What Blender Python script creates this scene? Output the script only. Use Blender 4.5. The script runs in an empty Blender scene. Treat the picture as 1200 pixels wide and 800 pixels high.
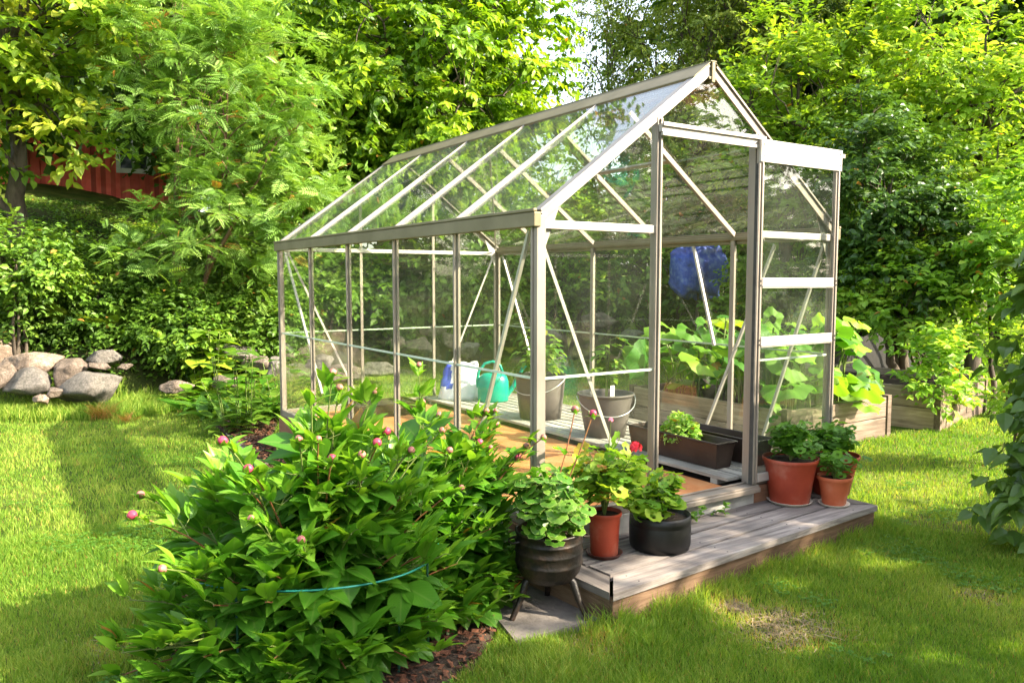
import bpy, math, numpy as np
rng = np.random.default_rng(11)
PI = math.pi
sc = bpy.context.scene
COL = sc.collection

# ------------------------------------------------------------------ camera frame (used to survey positions)
FPX, CX, CY, HC = 934.0, 600.0, 400.0, 1.2
PITCH = math.atan(73 / 934.0)
FW = np.array([0.55233281, 0.83362369]); RT = np.array([0.83362369, -0.55233281])
CAM = np.array([-2.16907, -3.05137])
GZ = -0.27

def ray(px, py):
    x, y = px - CX, CY - py
    c, s = math.cos(PITCH), math.sin(PITCH)
    fw, up = FPX * c + y * s, -FPX * s + y * c
    d = RT * x + FW * fw
    return np.array([d[0], d[1], up])

def at(px, py, z=GZ):
    """surveyed point of the plane of height z"""
    r = ray(px, py); t = (z - HC) / r[2]
    return np.array([CAM[0] + r[0] * t, CAM[1] + r[1] * t, z])

def wp(px, py, d):
    """surveyed point at horizontal distance d"""
    r = ray(px, py); t = d / math.hypot(r[0], r[1])
    return np.array([CAM[0] + r[0] * t, CAM[1] + r[1] * t, HC + r[2] * t])

def vnoise(x, y, seed=0):
    """smooth value noise, numpy"""
    def h(i, j):
        v = np.sin(i * 127.1 + j * 311.7 + seed * 74.7) * 43758.5453
        return v - np.floor(v)
    x = np.asarray(x, float); y = np.asarray(y, float)
    i, j = np.floor(x), np.floor(y); u, v = x - i, y - j
    u = u * u * (3 - 2 * u); v = v * v * (3 - 2 * v)
    return (h(i, j) * (1 - u) + h(i + 1, j) * u) * (1 - v) + (h(i, j + 1) * (1 - u) + h(i + 1, j + 1) * u) * v

def fbm(x, y, seed=0, o=4):
    r = 0; a = .5
    for k in range(o):
        r = r + a * vnoise(x * 2 ** k, y * 2 ** k, seed + k); a *= .5
    return r

# ------------------------------------------------------------------ terrain height
WALL = np.array([[-12, 7.6], [-2.3, 7.75], [-.9, 7.1], [.3, 7.6], [1.2, 8.1], [3, 8.9], [5.2, 9.6], [9, 9.8], [30, 12]])
def wall_y(x): return np.interp(x, WALL[:, 0], WALL[:, 1])
def H(x, y):
    x = np.asarray(x, float); y = np.asarray(y, float)
    q = y - wall_y(x)
    st = np.clip((q + .05) / .55, 0, 1); st = st * st * (3 - 2 * st)
    up = st * .62 + np.clip(q - .3, 0, 19) * .19 * np.clip(1.15 - np.clip(x - 1, 0, 30) * .06, .35, 1.15)
    far = np.clip(np.hypot(x, y) - 60, 0, 400) * .01
    n = (fbm(x * .7, y * .7, 3) - .47) * (.03 + .25 * np.clip(q / 4, 0, 1))
    return GZ + up + far + n * (np.hypot(x + .2, y + .2) > 0)

def Hf(x, y): return float(H(x, y))

# ------------------------------------------------------------------ mesh builder
class MB:
    def __init__(s): s.V = []; s.F = {}; s.n = 0; s.U = []; s.T = []; 
    def add(s, V, F, uv=None, tone=None, mi=0):
        V = np.asarray(V, np.float32); F = np.asarray(F, np.int64)
        s.V.append(V); k = F.shape[1]
        s.F.setdefault(k, []).append((F + s.n, mi))
        s.U.append(np.zeros((len(V), 2), np.float32) if uv is None else np.asarray(uv, np.float32))
        t = .5 if tone is None else tone
        s.T.append(np.broadcast_to(np.asarray(t, np.float32), (len(V),)))
        s.n += len(V); return s
    def box(s, a, b, mi=0, tone=None, M=None):
        a, b = np.minimum(a, b), np.maximum(a, b)
        V = np.array([[x, y, z] for x in (a[0], b[0]) for y in (a[1], b[1]) for z in (a[2], b[2])], float)
        if M is not None: V = V @ M[0].T + M[1]
        F = [[0, 1, 3, 2], [4, 6, 7, 5], [0, 4, 5, 1], [2, 3, 7, 6], [0, 2, 6, 4], [1, 5, 7, 3]]
        return s.add(V, F, tone=tone, mi=mi)
    def bar(s, p, q, w, h, up=(0, 0, 1), mi=0, tone=None, off=(0, 0)):
        """box section from p to q; w sideways, h along up"""
        p, q, up = np.array(p, float), np.array(q, float), np.array(up, float)
        d = q - p; L = np.linalg.norm(d); d /= L
        sd = np.cross(d, up); sd /= np.linalg.norm(sd); u = np.cross(sd, d)
        R = np.stack([sd, d, u], 1)
        return s.box((-w / 2 + off[0], 0, -h / 2 + off[1]), (w / 2 + off[0], L, h / 2 + off[1]), M=(R, p), mi=mi, tone=tone)
    def tube(s, P, r, n=6, mi=0, tone=None, cap=True):
        P = np.asarray(P, float); m = len(P); r = np.broadcast_to(np.asarray(r, float), (m,))
        d = np.gradient(P, axis=0); d /= np.linalg.norm(d, axis=1)[:, None] + 1e-9
        ref = np.array([.31, .2, .93]) if abs(d[0][2]) < .8 else np.array([.94, .3, .1])
        a = np.cross(d, ref); a /= np.linalg.norm(a, axis=1)[:, None] + 1e-9
        b = np.cross(d, a)
        th = np.arange(n) * 2 * PI / n
        V = P[:, None] + r[:, None, None] * (np.cos(th)[None, :, None] * a[:, None] + np.sin(th)[None, :, None] * b[:, None])
        idx = np.arange(m * n).reshape(m, n)
        A = idx[:-1]; B = idx[1:]
        F = np.stack([A, np.roll(A, -1, 1), np.roll(B, -1, 1), B], -1).reshape(-1, 4)
        seg = np.concatenate([[0], np.cumsum(np.linalg.norm(np.diff(P, axis=0), axis=1))])
        uv = np.stack([np.tile(np.arange(n) / n, m), np.repeat(seg, n)], 1)
        s.add(V.reshape(-1, 3), F, uv=uv, tone=tone, mi=mi)
        if cap:
            s.add(V[0], [list(range(n))], mi=mi, tone=tone); s.add(V[-1], [list(range(n))[::-1]], mi=mi, tone=tone)
        return s
    def lathe(s, prof, n=40, c=(0, 0, 0), mi=0, tone=None, sx=1, sy=1):
        prof = np.asarray(prof, float); m = len(prof); th = np.arange(n) * 2 * PI / n
        V = np.stack([prof[:, 0, None] * np.cos(th) * sx, prof[:, 0, None] * np.sin(th) * sy, np.repeat(prof[:, 1, None], n, 1)], -1).reshape(-1, 3) + np.array(c)
        idx = np.arange(m * n).reshape(m, n); A = idx[:-1]; B = idx[1:]
        F = np.stack([A, np.roll(A, -1, 1), np.roll(B, -1, 1), B], -1).reshape(-1, 4)
        uv = np.stack([np.tile(np.arange(n) / n, m), np.repeat(np.arange(m) / m, n)], 1)
        return s.add(V, F, uv=uv, mi=mi, tone=tone)
    def scatter(s, tpl, P, D, N, S, W=1.0, tone=None, mi=0):
        """copies of a leaf template: P base, D direction of its length, N normal, S length, W width factor"""
        V, F, U = tpl; K = len(P)
        if K == 0: return s
        D = D / (np.linalg.norm(D, axis=1)[:, None] + 1e-9)
        X = np.cross(D, N); X /= np.linalg.norm(X, axis=1)[:, None] + 1e-9
        Z = np.cross(X, D)
        S = np.broadcast_to(np.asarray(S, float), (K,)); W = np.broadcast_to(np.asarray(W, float), (K,))
        out = P[:, None] + S[:, None, None] * (V[None, :, 0, None] * W[:, None, None] * X[:, None] + V[None, :, 1, None] * D[:, None] + V[None, :, 2, None] * Z[:, None])
        nv = len(V); FF = (F[None] + (np.arange(K) * nv)[:, None, None]).reshape(-1, F.shape[1])
        t = None if tone is None else np.repeat(np.broadcast_to(tone, (K,)), nv)
        return s.add(out.reshape(-1, 3), FF, uv=np.tile(U, (K, 1)), tone=t, mi=mi)
    def build(s, name, mats, parent=None, smooth=False, bevel=0, solid=0):
        if not isinstance(mats, (list, tuple)): mats = [mats]
        me = bpy.data.meshes.new(name)
        V = np.concatenate(s.V); U = np.concatenate(s.U); T = np.concatenate(s.T)
        lv = []; lt = []; mi = []
        for k, lst in s.F.items():
            for F, m in lst:
                lv.append(F.reshape(-1)); lt.append(np.full(len(F), k)); mi.append(np.full(len(F), m))
        lv = np.concatenate(lv); lt = np.concatenate(lt); mi = np.concatenate(mi)
        me.vertices.add(len(V)); me.vertices.foreach_set('co', V.ravel())
        me.loops.add(len(lv)); me.loops.foreach_set('vertex_index', lv.astype(np.int32))
        me.polygons.add(len(lt))
        me.polygons.foreach_set('loop_start', np.concatenate([[0], np.cumsum(lt)[:-1]]).astype(np.int32))
        me.polygons.foreach_set('material_index', mi.astype(np.int32))
        me.polygons.foreach_set('use_smooth', np.full(len(lt), smooth))
        me.update(calc_edges=True)
        uvl = me.uv_layers.new(name='UVMap'); uvl.data.foreach_set('uv', U[lv].ravel())
        at_ = me.attributes.new('tone', 'FLOAT', 'POINT'); at_.data.foreach_set('value', T.astype(np.float32))
        for m in mats: me.materials.append(m)
        me.validate()
        o = bpy.data.objects.new(name, me); COL.objects.link(o)
        if parent is not None: o.parent = parent
        if bevel:
            b = o.modifiers.new('Bevel', 'BEVEL'); b.width = bevel; b.segments = 2; b.limit_method = 'ANGLE'
        if solid:
            b = o.modifiers.new('Solid', 'SOLIDIFY'); b.thickness = solid; b.offset = 0
        return o

def tag(o, label=None, cat=None, group=None, kind=None):
    if label: o['label'] = label
    if cat: o['category'] = cat
    if group: o['group'] = group
    if kind: o['kind'] = kind
    return o

def thing(name, label, cat, loc=(0, 0, 0), rz=0, group=None):
    o = bpy.data.objects.new(name, None); COL.objects.link(o)
    o.location = loc; o.rotation_euler = (0, 0, rz); o.empty_display_size = .2
    return tag(o, label, cat, group)

def dup(root, loc, rz=0, label=None, scale=1.0):
    r = root.copy(); COL.objects.link(r); r.location = loc; r.rotation_euler = (0, 0, rz); r.scale = (scale,) * 3
    if label: r['label'] = label
    for ch in root.children:
        c = ch.copy(); COL.objects.link(c); c.parent = r
        for g in ch.children:
            d = g.copy(); COL.objects.link(d); d.parent = c
    return r

def unit(v): return v / (np.linalg.norm(v, axis=-1, keepdims=True) + 1e-9)
def rdir(n, zs=1.0):
    v = rng.normal(size=(n, 3)); v[:, 2] *= zs; return unit(v)

# ------------------------------------------------------------------ materials
def newmat(name):
    m = bpy.data.materials.new(name); m.use_nodes = True
    nt = m.node_tree; nt.nodes.clear()
    out = nt.nodes.new('ShaderNodeOutputMaterial')
    return m, nt, out
def N(nt, t, **k):
    n = nt.nodes.new(t)
    for a, b in k.items():
        if a in n.inputs.keys() if isinstance(a, str) else False: n.inputs[a].default_value = b
        else: setattr(n, a, b)
    return n
def ramp(nt, stops, interp='LINEAR'):
    r = nt.nodes.new('ShaderNodeValToRGB'); r.color_ramp.interpolation = interp
    e = r.color_ramp.elements
    while len(e) < len(stops): e.new(.5)
    for i, (p, c) in enumerate(stops):
        e[i].position = p; e[i].color = (*c, 1) if len(c) == 3 else c
    return r
def setin(n, **k):
    for a, b in k.items(): n.inputs[a.replace('_', ' ')].default_value = b

def leafmat(name, c0, c1, c2, trans=.38, rough=.42, spec=.35, vein=0.0, edge=None, tcol=1.5, scl=1.0):
    """leaf: three natural tints chosen per leaf, light passes through"""
    m, nt, out = newmat(name)
    a = N(nt, 'ShaderNodeAttribute', attribute_name='tone')
    r = ramp(nt, [(0, c0), (.48, c1), (.95, c2), (.985, (.34, .17, .035))])
    nt.links.new(a.outputs['Fac'], r.inputs[0]); col = r.outputs[0]
    if vein or edge:
        uv = N(nt, 'ShaderNodeUVMap'); sx = N(nt, 'ShaderNodeSeparateXYZ'); nt.links.new(uv.outputs[0], sx.inputs[0])
    if vein:
        # midrib along u = .5 and side veins
        ab = N(nt, 'ShaderNodeMath', operation='SUBTRACT'); nt.links.new(sx.outputs[0], ab.inputs[0]); ab.inputs[1].default_value = .5
        ab2 = N(nt, 'ShaderNodeMath', operation='ABSOLUTE'); nt.links.new(ab.outputs[0], ab2.inputs[0])
        mr = N(nt, 'ShaderNodeMapRange'); nt.links.new(ab2.outputs[0], mr.inputs[0]); setin(mr, From_Min=.015, From_Max=.05, To_Min=1, To_Max=0)
        v2 = N(nt, 'ShaderNodeMath', operation='MULTIPLY_ADD'); nt.links.new(ab2.outputs[0], v2.inputs[0]); v2.inputs[1].default_value = -.9; nt.links.new(sx.outputs[1], v2.inputs[2])
        v3 = N(nt, 'ShaderNodeMath', operation='MULTIPLY'); nt.links.new(v2.outputs[0], v3.inputs[0]); v3.inputs[1].default_value = 60
        v4 = N(nt, 'ShaderNodeMath', operation='SINE'); nt.links.new(v3.outputs[0], v4.inputs[0])
        mr2 = N(nt, 'ShaderNodeMapRange'); nt.links.new(v4.outputs[0], mr2.inputs[0]); setin(mr2, From_Min=.75, From_Max=1, To_Min=0, To_Max=.3)
        mx = N(nt, 'ShaderNodeMath', operation='MAXIMUM'); nt.links.new(mr.outputs[0], mx.inputs[0]); nt.links.new(mr2.outputs[0], mx.inputs[1])
        ml = N(nt, 'ShaderNodeMath', operation='MULTIPLY'); nt.links.new(mx.outputs[0], ml.inputs[0]); ml.inputs[1].default_value = vein
        mc = N(nt, 'ShaderNodeMix', data_type='RGBA'); nt.links.new(ml.outputs[0], mc.inputs[0]); nt.links.new(col, mc.inputs[6]); mc.inputs[7].default_value = (.22, .32, .08, 1)
        col = mc.outputs[2]
    if edge:
        # pale margin of variegated leaves (v runs from the middle to the rim)
        tc = N(nt, 'ShaderNodeTexNoise'); setin(tc, Scale=45.0)
        ad = N(nt, 'ShaderNodeMath', operation='MULTIPLY_ADD'); nt.links.new(tc.outputs[0], ad.inputs[0]); ad.inputs[1].default_value = .35; nt.links.new(sx.outputs[1], ad.inputs[2])
        mr = N(nt, 'ShaderNodeMapRange'); nt.links.new(ad.outputs[0], mr.inputs[0]); setin(mr, From_Min=edge[0], From_Max=edge[0] + .1)
        mc = N(nt, 'ShaderNodeMix', data_type='RGBA'); nt.links.new(mr.outputs[0], mc.inputs[0]); nt.links.new(col, mc.inputs[6]); mc.inputs[7].default_value = (*edge[1], 1)
        col = mc.outputs[2]
    p = N(nt, 'ShaderNodeBsdfPrincipled'); nt.links.new(col, p.inputs['Base Color']); setin(p, Roughness=rough); p.inputs['Specular IOR Level'].default_value = spec
    t = N(nt, 'ShaderNodeBsdfTranslucent')
    g = N(nt, 'ShaderNodeMix', data_type='RGBA', blend_type='MULTIPLY'); g.inputs[0].default_value = 1; nt.links.new(col, g.inputs[6]); g.inputs[7].default_value = (tcol * 1.15, tcol * 1.12, tcol * .45, 1)
    nt.links.new(g.outputs[2], t.inputs[0])
    mx = N(nt, 'ShaderNodeMixShader'); mx.inputs[0].default_value = trans
    nt.links.new(p.outputs[0], mx.inputs[1]); nt.links.new(t.outputs[0], mx.inputs[2]); nt.links.new(mx.outputs[0], out.inputs[0])
    return m

def noisemat(name, c0, c1, scale=8.0, rough=.8, bump=.3, detail=6.0, c2=None, metal=0.0, spec=.4, coord='Object', stretch=(1, 1, 1), bscale=None, rough2=None, tone=False):
    m, nt, out = newmat(name)
    tc = N(nt, 'ShaderNodeTexCoord'); mp = N(nt, 'ShaderNodeMapping'); nt.links.new(tc.outputs[coord], mp.inputs[0]); mp.inputs['Scale'].default_value = stretch
    n = N(nt, 'ShaderNodeTexNoise'); setin(n, Scale=scale, Detail=detail, Roughness=.6); nt.links.new(mp.outputs[0], n.inputs[0])
    st = [(.3, c0), (.7, c1)] if c2 is None else [(.28, c0), (.5, c1), (.72, c2)]
    r = ramp(nt, st); nt.links.new(n.outputs[0], r.inputs[0])
    p = N(nt, 'ShaderNodeBsdfPrincipled'); setin(p, Roughness=rough, Metallic=metal); p.inputs['Specular IOR Level'].default_value = spec
    col = r.outputs[0]
    if tone:
        a = N(nt, 'ShaderNodeAttribute', attribute_name='tone'); mr = N(nt, 'ShaderNodeMapRange'); setin(mr, To_Min=.55, To_Max=1.45); nt.links.new(a.outputs['Fac'], mr.inputs[0])
        g = N(nt, 'ShaderNodeMix', data_type='RGBA', blend_type='MULTIPLY'); g.inputs[0].default_value = 1; nt.links.new(col, g.inputs[6]); nt.links.new(mr.outputs[0], g.inputs[7]); col = g.outputs[2]
    nt.links.new(col, p.inputs['Base Color'])
    if rough2 is not None:
        mr = N(nt, 'ShaderNodeMapRange'); setin(mr, From_Min=.3, From_Max=.7, To_Min=rough, To_Max=rough2); nt.links.new(n.outputs[0], mr.inputs[0]); nt.links.new(mr.outputs[0], p.inputs['Roughness'])
    if bump:
        n2 = N(nt, 'ShaderNodeTexNoise'); setin(n2, Scale=bscale or scale * 4, Detail=5.0); nt.links.new(mp.outputs[0], n2.inputs[0])
        b = N(nt, 'ShaderNodeBump'); setin(b, Strength=bump, Distance=.01); nt.links.new(n2.outputs[0], b.inputs['Height']); nt.links.new(b.outputs[0], p.inputs['Normal'])
    nt.links.new(p.outputs[0], out.inputs[0])
    return m

def glassmat(name='greenhouse_glass', f0=.001, f1=.011):
    m, nt, out = newmat(name)
    # Schlick reflectance of one glass face, the same from either side
    ge = N(nt, 'ShaderNodeNewGeometry'); dp = N(nt, 'ShaderNodeVectorMath', operation='DOT_PRODUCT'); nt.links.new(ge.outputs['Normal'], dp.inputs[0]); nt.links.new(ge.outputs['Incoming'], dp.inputs[1])
    ab = N(nt, 'ShaderNodeMath', operation='ABSOLUTE'); nt.links.new(dp.outputs['Value'], ab.inputs[0])
    om = N(nt, 'ShaderNodeMath', operation='SUBTRACT'); om.inputs[0].default_value = 1; nt.links.new(ab.outputs[0], om.inputs[1])
    pw = N(nt, 'ShaderNodeMath', operation='POWER'); nt.links.new(om.outputs[0], pw.inputs[0]); pw.inputs[1].default_value = 5
    fr = N(nt, 'ShaderNodeMath', operation='MULTIPLY_ADD'); nt.links.new(pw.outputs[0], fr.inputs[0]); fr.inputs[1].default_value = .96; fr.inputs[2].default_value = .035
    tr = N(nt, 'ShaderNodeBsdfTransparent'); tr.inputs[0].default_value = (.955, .975, .95, 1)
    gl = N(nt, 'ShaderNodeBsdfGlossy'); setin(gl, Roughness=.02); gl.inputs[0].default_value = (1, 1, 1, 1)
    mx = N(nt, 'ShaderNodeMixShader'); nt.links.new(fr.outputs[0], mx.inputs[0]); nt.links.new(tr.outputs[0], mx.inputs[1]); nt.links.new(gl.outputs[0], mx.inputs[2])
    # thin film of lime and dust; on the roof also painted sky reflection
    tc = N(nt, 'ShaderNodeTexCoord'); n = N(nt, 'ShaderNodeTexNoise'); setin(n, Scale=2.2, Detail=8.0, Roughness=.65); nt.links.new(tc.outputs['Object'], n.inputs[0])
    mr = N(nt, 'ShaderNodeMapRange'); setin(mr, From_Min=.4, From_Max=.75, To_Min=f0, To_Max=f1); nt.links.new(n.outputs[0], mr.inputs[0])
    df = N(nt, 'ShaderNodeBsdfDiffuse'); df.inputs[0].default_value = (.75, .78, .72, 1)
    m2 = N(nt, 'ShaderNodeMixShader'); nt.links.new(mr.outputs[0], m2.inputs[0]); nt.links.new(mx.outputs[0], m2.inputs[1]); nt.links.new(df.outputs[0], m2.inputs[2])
    # only the outer two faces reflect towards both sides; keep light passing
    nt.links.new(m2.outputs[0], out.inputs[0])
    return m

M = {}
M['alu'] = noisemat('weathered_aluminium', (.21, .178, .148), (.32, .275, .232), 6, .45, .08, metal=.3, stretch=(1, 1, .3), rough2=.55)
M['alu_white'] = noisemat('pale_aluminium', (.38, .345, .31), (.50, .465, .43), 5, .45, .05, metal=.25)
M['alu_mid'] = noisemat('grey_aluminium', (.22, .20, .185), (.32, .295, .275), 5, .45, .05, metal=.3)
M['alu_dark'] = noisemat('olive_aluminium', (.13, .11, .055), (.20, .17, .10), 4, .5, .1, metal=.2)  # olive metal of the gutters and ridge
M['rubber'] = noisemat('glazing_seal', (.03, .03, .03), (.06, .06, .055), 20, .7, 0)
M['glass'] = glassmat()
M['roofglass'] = glassmat('sky_film_roof_glass', .012, .05)  # pale film beyond the dust, painting bright sky reflection into the colour
M['strip'] = noisemat('glass_edge', (.45, .52, .42), (.62, .68, .58), 20, .3, 0)
M['plinth'] = noisemat('painted_plinth', (.30, .29, .27), (.46, .45, .43), 9, .8, .3)
M['plinthwood'] = noisemat('stained_wood_plinth', (.16, .075, .04), (.28, .14, .08), 7, .8, .3, stretch=(1, 1, 6))
M['terr'] = noisemat('terracotta_floor', (.36, .12, .035), (.48, .19, .065), 5, .85, .35, c2=(.50, .25, .11))
M['soil'] = noisemat('soil', (.020, .013, .009), (.06, .038, .025), 30, .95, .8, bscale=90)
M['dirt'] = noisemat('matted_dry_soil', (.06, .045, .022), (.14, .10, .055), 25, .95, .8, c2=(.09, .09, .03), bscale=120)
M['straw'] = noisemat('dead_grass_straw', (.16, .115, .06), (.34, .26, .15), 25, .9, 0, tone=True)
M['bark'] = noisemat('bark', (.035, .026, .02), (.12, .095, .07), 9, .9, .8, stretch=(1, 1, .25))
M['bark_red'] = noisemat('bark_red', (.10, .05, .03), (.22, .13, .08), 12, .8, .5, stretch=(1, 1, .3))
M['stem'] = noisemat('green_stem', (.10, .14, .03), (.18, .22, .06), 20, .5, 0)
M['stem_red'] = noisemat('red_stem', (.16, .05, .03), (.24, .12, .04), 20, .5, 0)
M['clay'] = noisemat('red_plastic_pot', (.27, .034, .015), (.35, .052, .024), 6, .45, .08, c2=(.44, .15, .10), rough2=.6)
M['terracotta'] = noisemat('orange_red_pot', (.40, .08, .030), (.50, .12, .048), 6, .5, .08, c2=(.56, .26, .17), rough2=.65)
M['saucer'] = noisemat('cream_saucer', (.62, .55, .43), (.75, .69, .58), 8, .45, .05)
M['dark_saucer'] = noisemat('dark_red_saucer', (.06, .018, .014), (.10, .03, .022), 8, .5, .05)
M['black'] = noisemat('black_plastic', (.004, .004, .0045), (.008, .0075, .0075), 8, .32, .04, rough2=.5)
M['iron'] = noisemat('rusty_cast_iron', (.008, .007, .0065), (.016, .012, .010), 14, .45, .3, c2=(.055, .03, .018), metal=.1)
M['bucket'] = noisemat('grey_plastic_bucket', (.085, .07, .065), (.14, .12, .11), 7, .5, .05)
M['trough'] = noisemat('dark_brown_plastic', (.028, .016, .012), (.05, .032, .026), 8, .38, .05)
M['wire'] = noisemat('steel_wire', (.5, .5, .48), (.62, .62, .6), 10, .35, 0, metal=.7)
M['can'] = noisemat('green_plastic_can', (.0, .24, .17), (.01, .32, .23), 6, .35, .04)
M['bagwhite'] = noisemat('white_plastic_bag', (.62, .62, .66), (.78, .78, .8), 8, .4, .5)
M['bagblue'] = noisemat('blue_plastic_bag', (.03, .05, .4), (.05, .08, .55), 8, .4, .3)
M['ring'] = noisemat('teal_coated_wire', (.01, .16, .13), (.02, .24, .19), 10, .4, 0)
M['ring_dark'] = noisemat('dark_green_stake', (.01, .05, .035), (.015, .08, .05), 10, .4, 0)
M['paver'] = noisemat('concrete_paver', (.07, .062, .055), (.17, .15, .135), 7, .9, .5, c2=(.11, .095, .085), bscale=60)
M['mulch'] = noisemat('bark_mulch', (.06, .022, .012), (.19, .075, .04), 30, .95, .6, tone=True)
M['blackboard'] = noisemat('black_board', (.008, .008, .009), (.02, .019, .018), 5, .7, .2)
M['redwall'] = noisemat('falu_red_boards', (.58, .08, .055), (.70, .14, .10), 3, .8, .1, tone=True)
M['white'] = noisemat('white_paint', (.72, .71, .68), (.82, .81, .78), 5, .6, .05)
M['tiles'] = noisemat('roof_tiles', (.12, .06, .045), (.2, .1, .07), 5, .8, .3)
M['darkglass'] = noisemat('window_pane', (.02, .03, .035), (.06, .08, .09), 2, .08, 0, spec=.6)
M['blue_bundle'] = noisemat('blue_shape', (.02, .04, .14), (.05, .09, .42), 7, .7, .8, bscale=14, c2=(.22, .30, .50))  # mottled blue of the unidentified shape behind the glass
M['bud'] = noisemat('peony_bud_petals', (.26, .05, .06), (.36, .13, .11), 60, .5, .2, c2=(.40, .25, .14))
M['budpink'] = noisemat('peony_bud_pink', (.34, .02, .06), (.48, .07, .12), 30, .45, .2)
M['flower_red'] = noisemat('geranium_petals', (.62, .01, .015), (.80, .03, .05), 20, .5, .1)
M['flower_pink'] = noisemat('pink_petals', (.62, .06, .16), (.75, .2, .28), 20, .5, .1)
M['tagwhite'] = noisemat('plant_tag', (.7, .68, .6), (.8, .78, .7), 8, .5, 0)

def woodmat(name, c0, c1, c2, axis=0, rough=.8):
    m, nt, out = newmat(name)
    tc = N(nt, 'ShaderNodeTexCoord'); mp = N(nt, 'ShaderNodeMapping'); nt.links.new(tc.outputs['Object'], mp.inputs[0])
    s = [22, 22, 22]; s[axis] = 1.3; mp.inputs['Scale'].default_value = s
    a = N(nt, 'ShaderNodeAttribute', attribute_name='tone')
    cb = N(nt, 'ShaderNodeVectorMath', operation='ADD'); nt.links.new(mp.outputs[0], cb.inputs[0])
    ml = N(nt, 'ShaderNodeMath', operation='MULTIPLY'); nt.links.new(a.outputs['Fac'], ml.inputs[0]); ml.inputs[1].default_value = 37
    nt.links.new(ml.outputs[0], cb.inputs[1])
    n = N(nt, 'ShaderNodeTexNoise'); setin(n, Scale=1.6, Detail=9.0, Roughness=.68, Distortion=.6); nt.links.new(cb.outputs[0], n.inputs[0])
    r = ramp(nt, [(.3, c0), (.52, c1), (.72, c2)]); nt.links.new(n.outputs[0], r.inputs[0])
    n2 = N(nt, 'ShaderNodeTexNoise'); setin(n2, Scale=3.0, Detail=4.0); nt.links.new(tc.outputs['Object'], n2.inputs[0])
    mr = N(nt, 'ShaderNodeMapRange'); setin(mr, From_Min=.3, From_Max=.7, To_Min=.72, To_Max=1.2); nt.links.new(n2.outputs[0], mr.inputs[0])
    mr3 = N(nt, 'ShaderNodeMapRange'); setin(mr3, To_Min=.8, To_Max=1.2); nt.links.new(a.outputs['Fac'], mr3.inputs[0])
    mm = N(nt, 'ShaderNodeMath', operation='MULTIPLY'); nt.links.new(mr.outputs[0], mm.inputs[0]); nt.links.new(mr3.outputs[0], mm.inputs[1])
    g = N(nt, 'ShaderNodeMix', data_type='RGBA', blend_type='MULTIPLY'); g.inputs[0].default_value = 1; nt.links.new(r.outputs[0], g.inputs[6]); nt.links.new(mm.outputs[0], g.inputs[7])
    p = N(nt, 'ShaderNodeBsdfPrincipled'); setin(p, Roughness=rough); nt.links.new(g.outputs[2], p.inputs['Base Color']); p.inputs['Specular IOR Level'].default_value = .25
    b = N(nt, 'ShaderNodeBump'); setin(b, Strength=.5, Distance=.004); nt.links.new(n.outputs[0], b.inputs['Height']); nt.links.new(b.outputs[0], p.inputs['Normal'])
    nt.links.new(p.outputs[0], out.inputs[0])
    return m
M['deck'] = woodmat('weathered_deck', (.10, .085, .08), (.235, .205, .19), (.37, .33, .30), 0)
M['deckface'] = woodmat('brown_deck_fascia', (.07, .04, .025), (.15, .09, .055), (.24, .155, .10), 0)
M['deckend'] = woodmat('brown_deck_end', (.10, .06, .035), (.20, .13, .08), (.28, .2, .13), 1)
M['slat'] = woodmat('grey_slats', (.22, .20, .18), (.36, .33, .29), (.48, .45, .40), 1)
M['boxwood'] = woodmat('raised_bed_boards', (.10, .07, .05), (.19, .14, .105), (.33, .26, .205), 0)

def rockmat(name, c0, c1, c2):
    m, nt, out = newmat(name)
    tc = N(nt, 'ShaderNodeTexCoord')
    n = N(nt, 'ShaderNodeTexNoise'); setin(n, Scale=8.0, Detail=12.0, Roughness=.78); nt.links.new(tc.outputs['Object'], n.inputs[0])
    r = ramp(nt, [(.3, c0), (.5, c1), (.68, c2)]); nt.links.new(n.outputs[0], r.inputs[0])
    v = N(nt, 'ShaderNodeTexNoise'); setin(v, Scale=60.0, Detail=3.0); nt.links.new(tc.outputs['Object'], v.inputs[0])
    mr = N(nt, 'ShaderNodeMapRange'); setin(mr, From_Min=.35, From_Max=.65, To_Min=.7, To_Max=1.25); nt.links.new(v.outputs[0], mr.inputs[0])
    g = N(nt, 'ShaderNodeMix', data_type='RGBA', blend_type='MULTIPLY'); g.inputs[0].default_value = 1; nt.links.new(r.outputs[0], g.inputs[6]); nt.links.new(mr.outputs[0], g.inputs[7])
    p = N(nt, 'ShaderNodeBsdfPrincipled'); setin(p, Roughness=.9); nt.links.new(g.outputs[2], p.inputs['Base Color'])
    b = N(nt, 'ShaderNodeBump'); setin(b, Strength=1.0, Distance=.05); nt.links.new(n.outputs[0], b.inputs['Height']); nt.links.new(b.outputs[0], p.inputs['Normal'])
    nt.links.new(p.outputs[0], out.inputs[0]); return m
M['rock_pale'] = rockmat('rock_pale', (.12, .085, .06), (.26, .19, .14), (.38, .31, .25))
M['rock_grey'] = rockmat('rock_grey', (.07, .065, .055), (.145, .13, .115), (.23, .205, .18))
M['rock_pink'] = rockmat('rock_pink', (.06, .045, .036), (.15, .115, .09), (.26, .21, .175))

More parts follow.
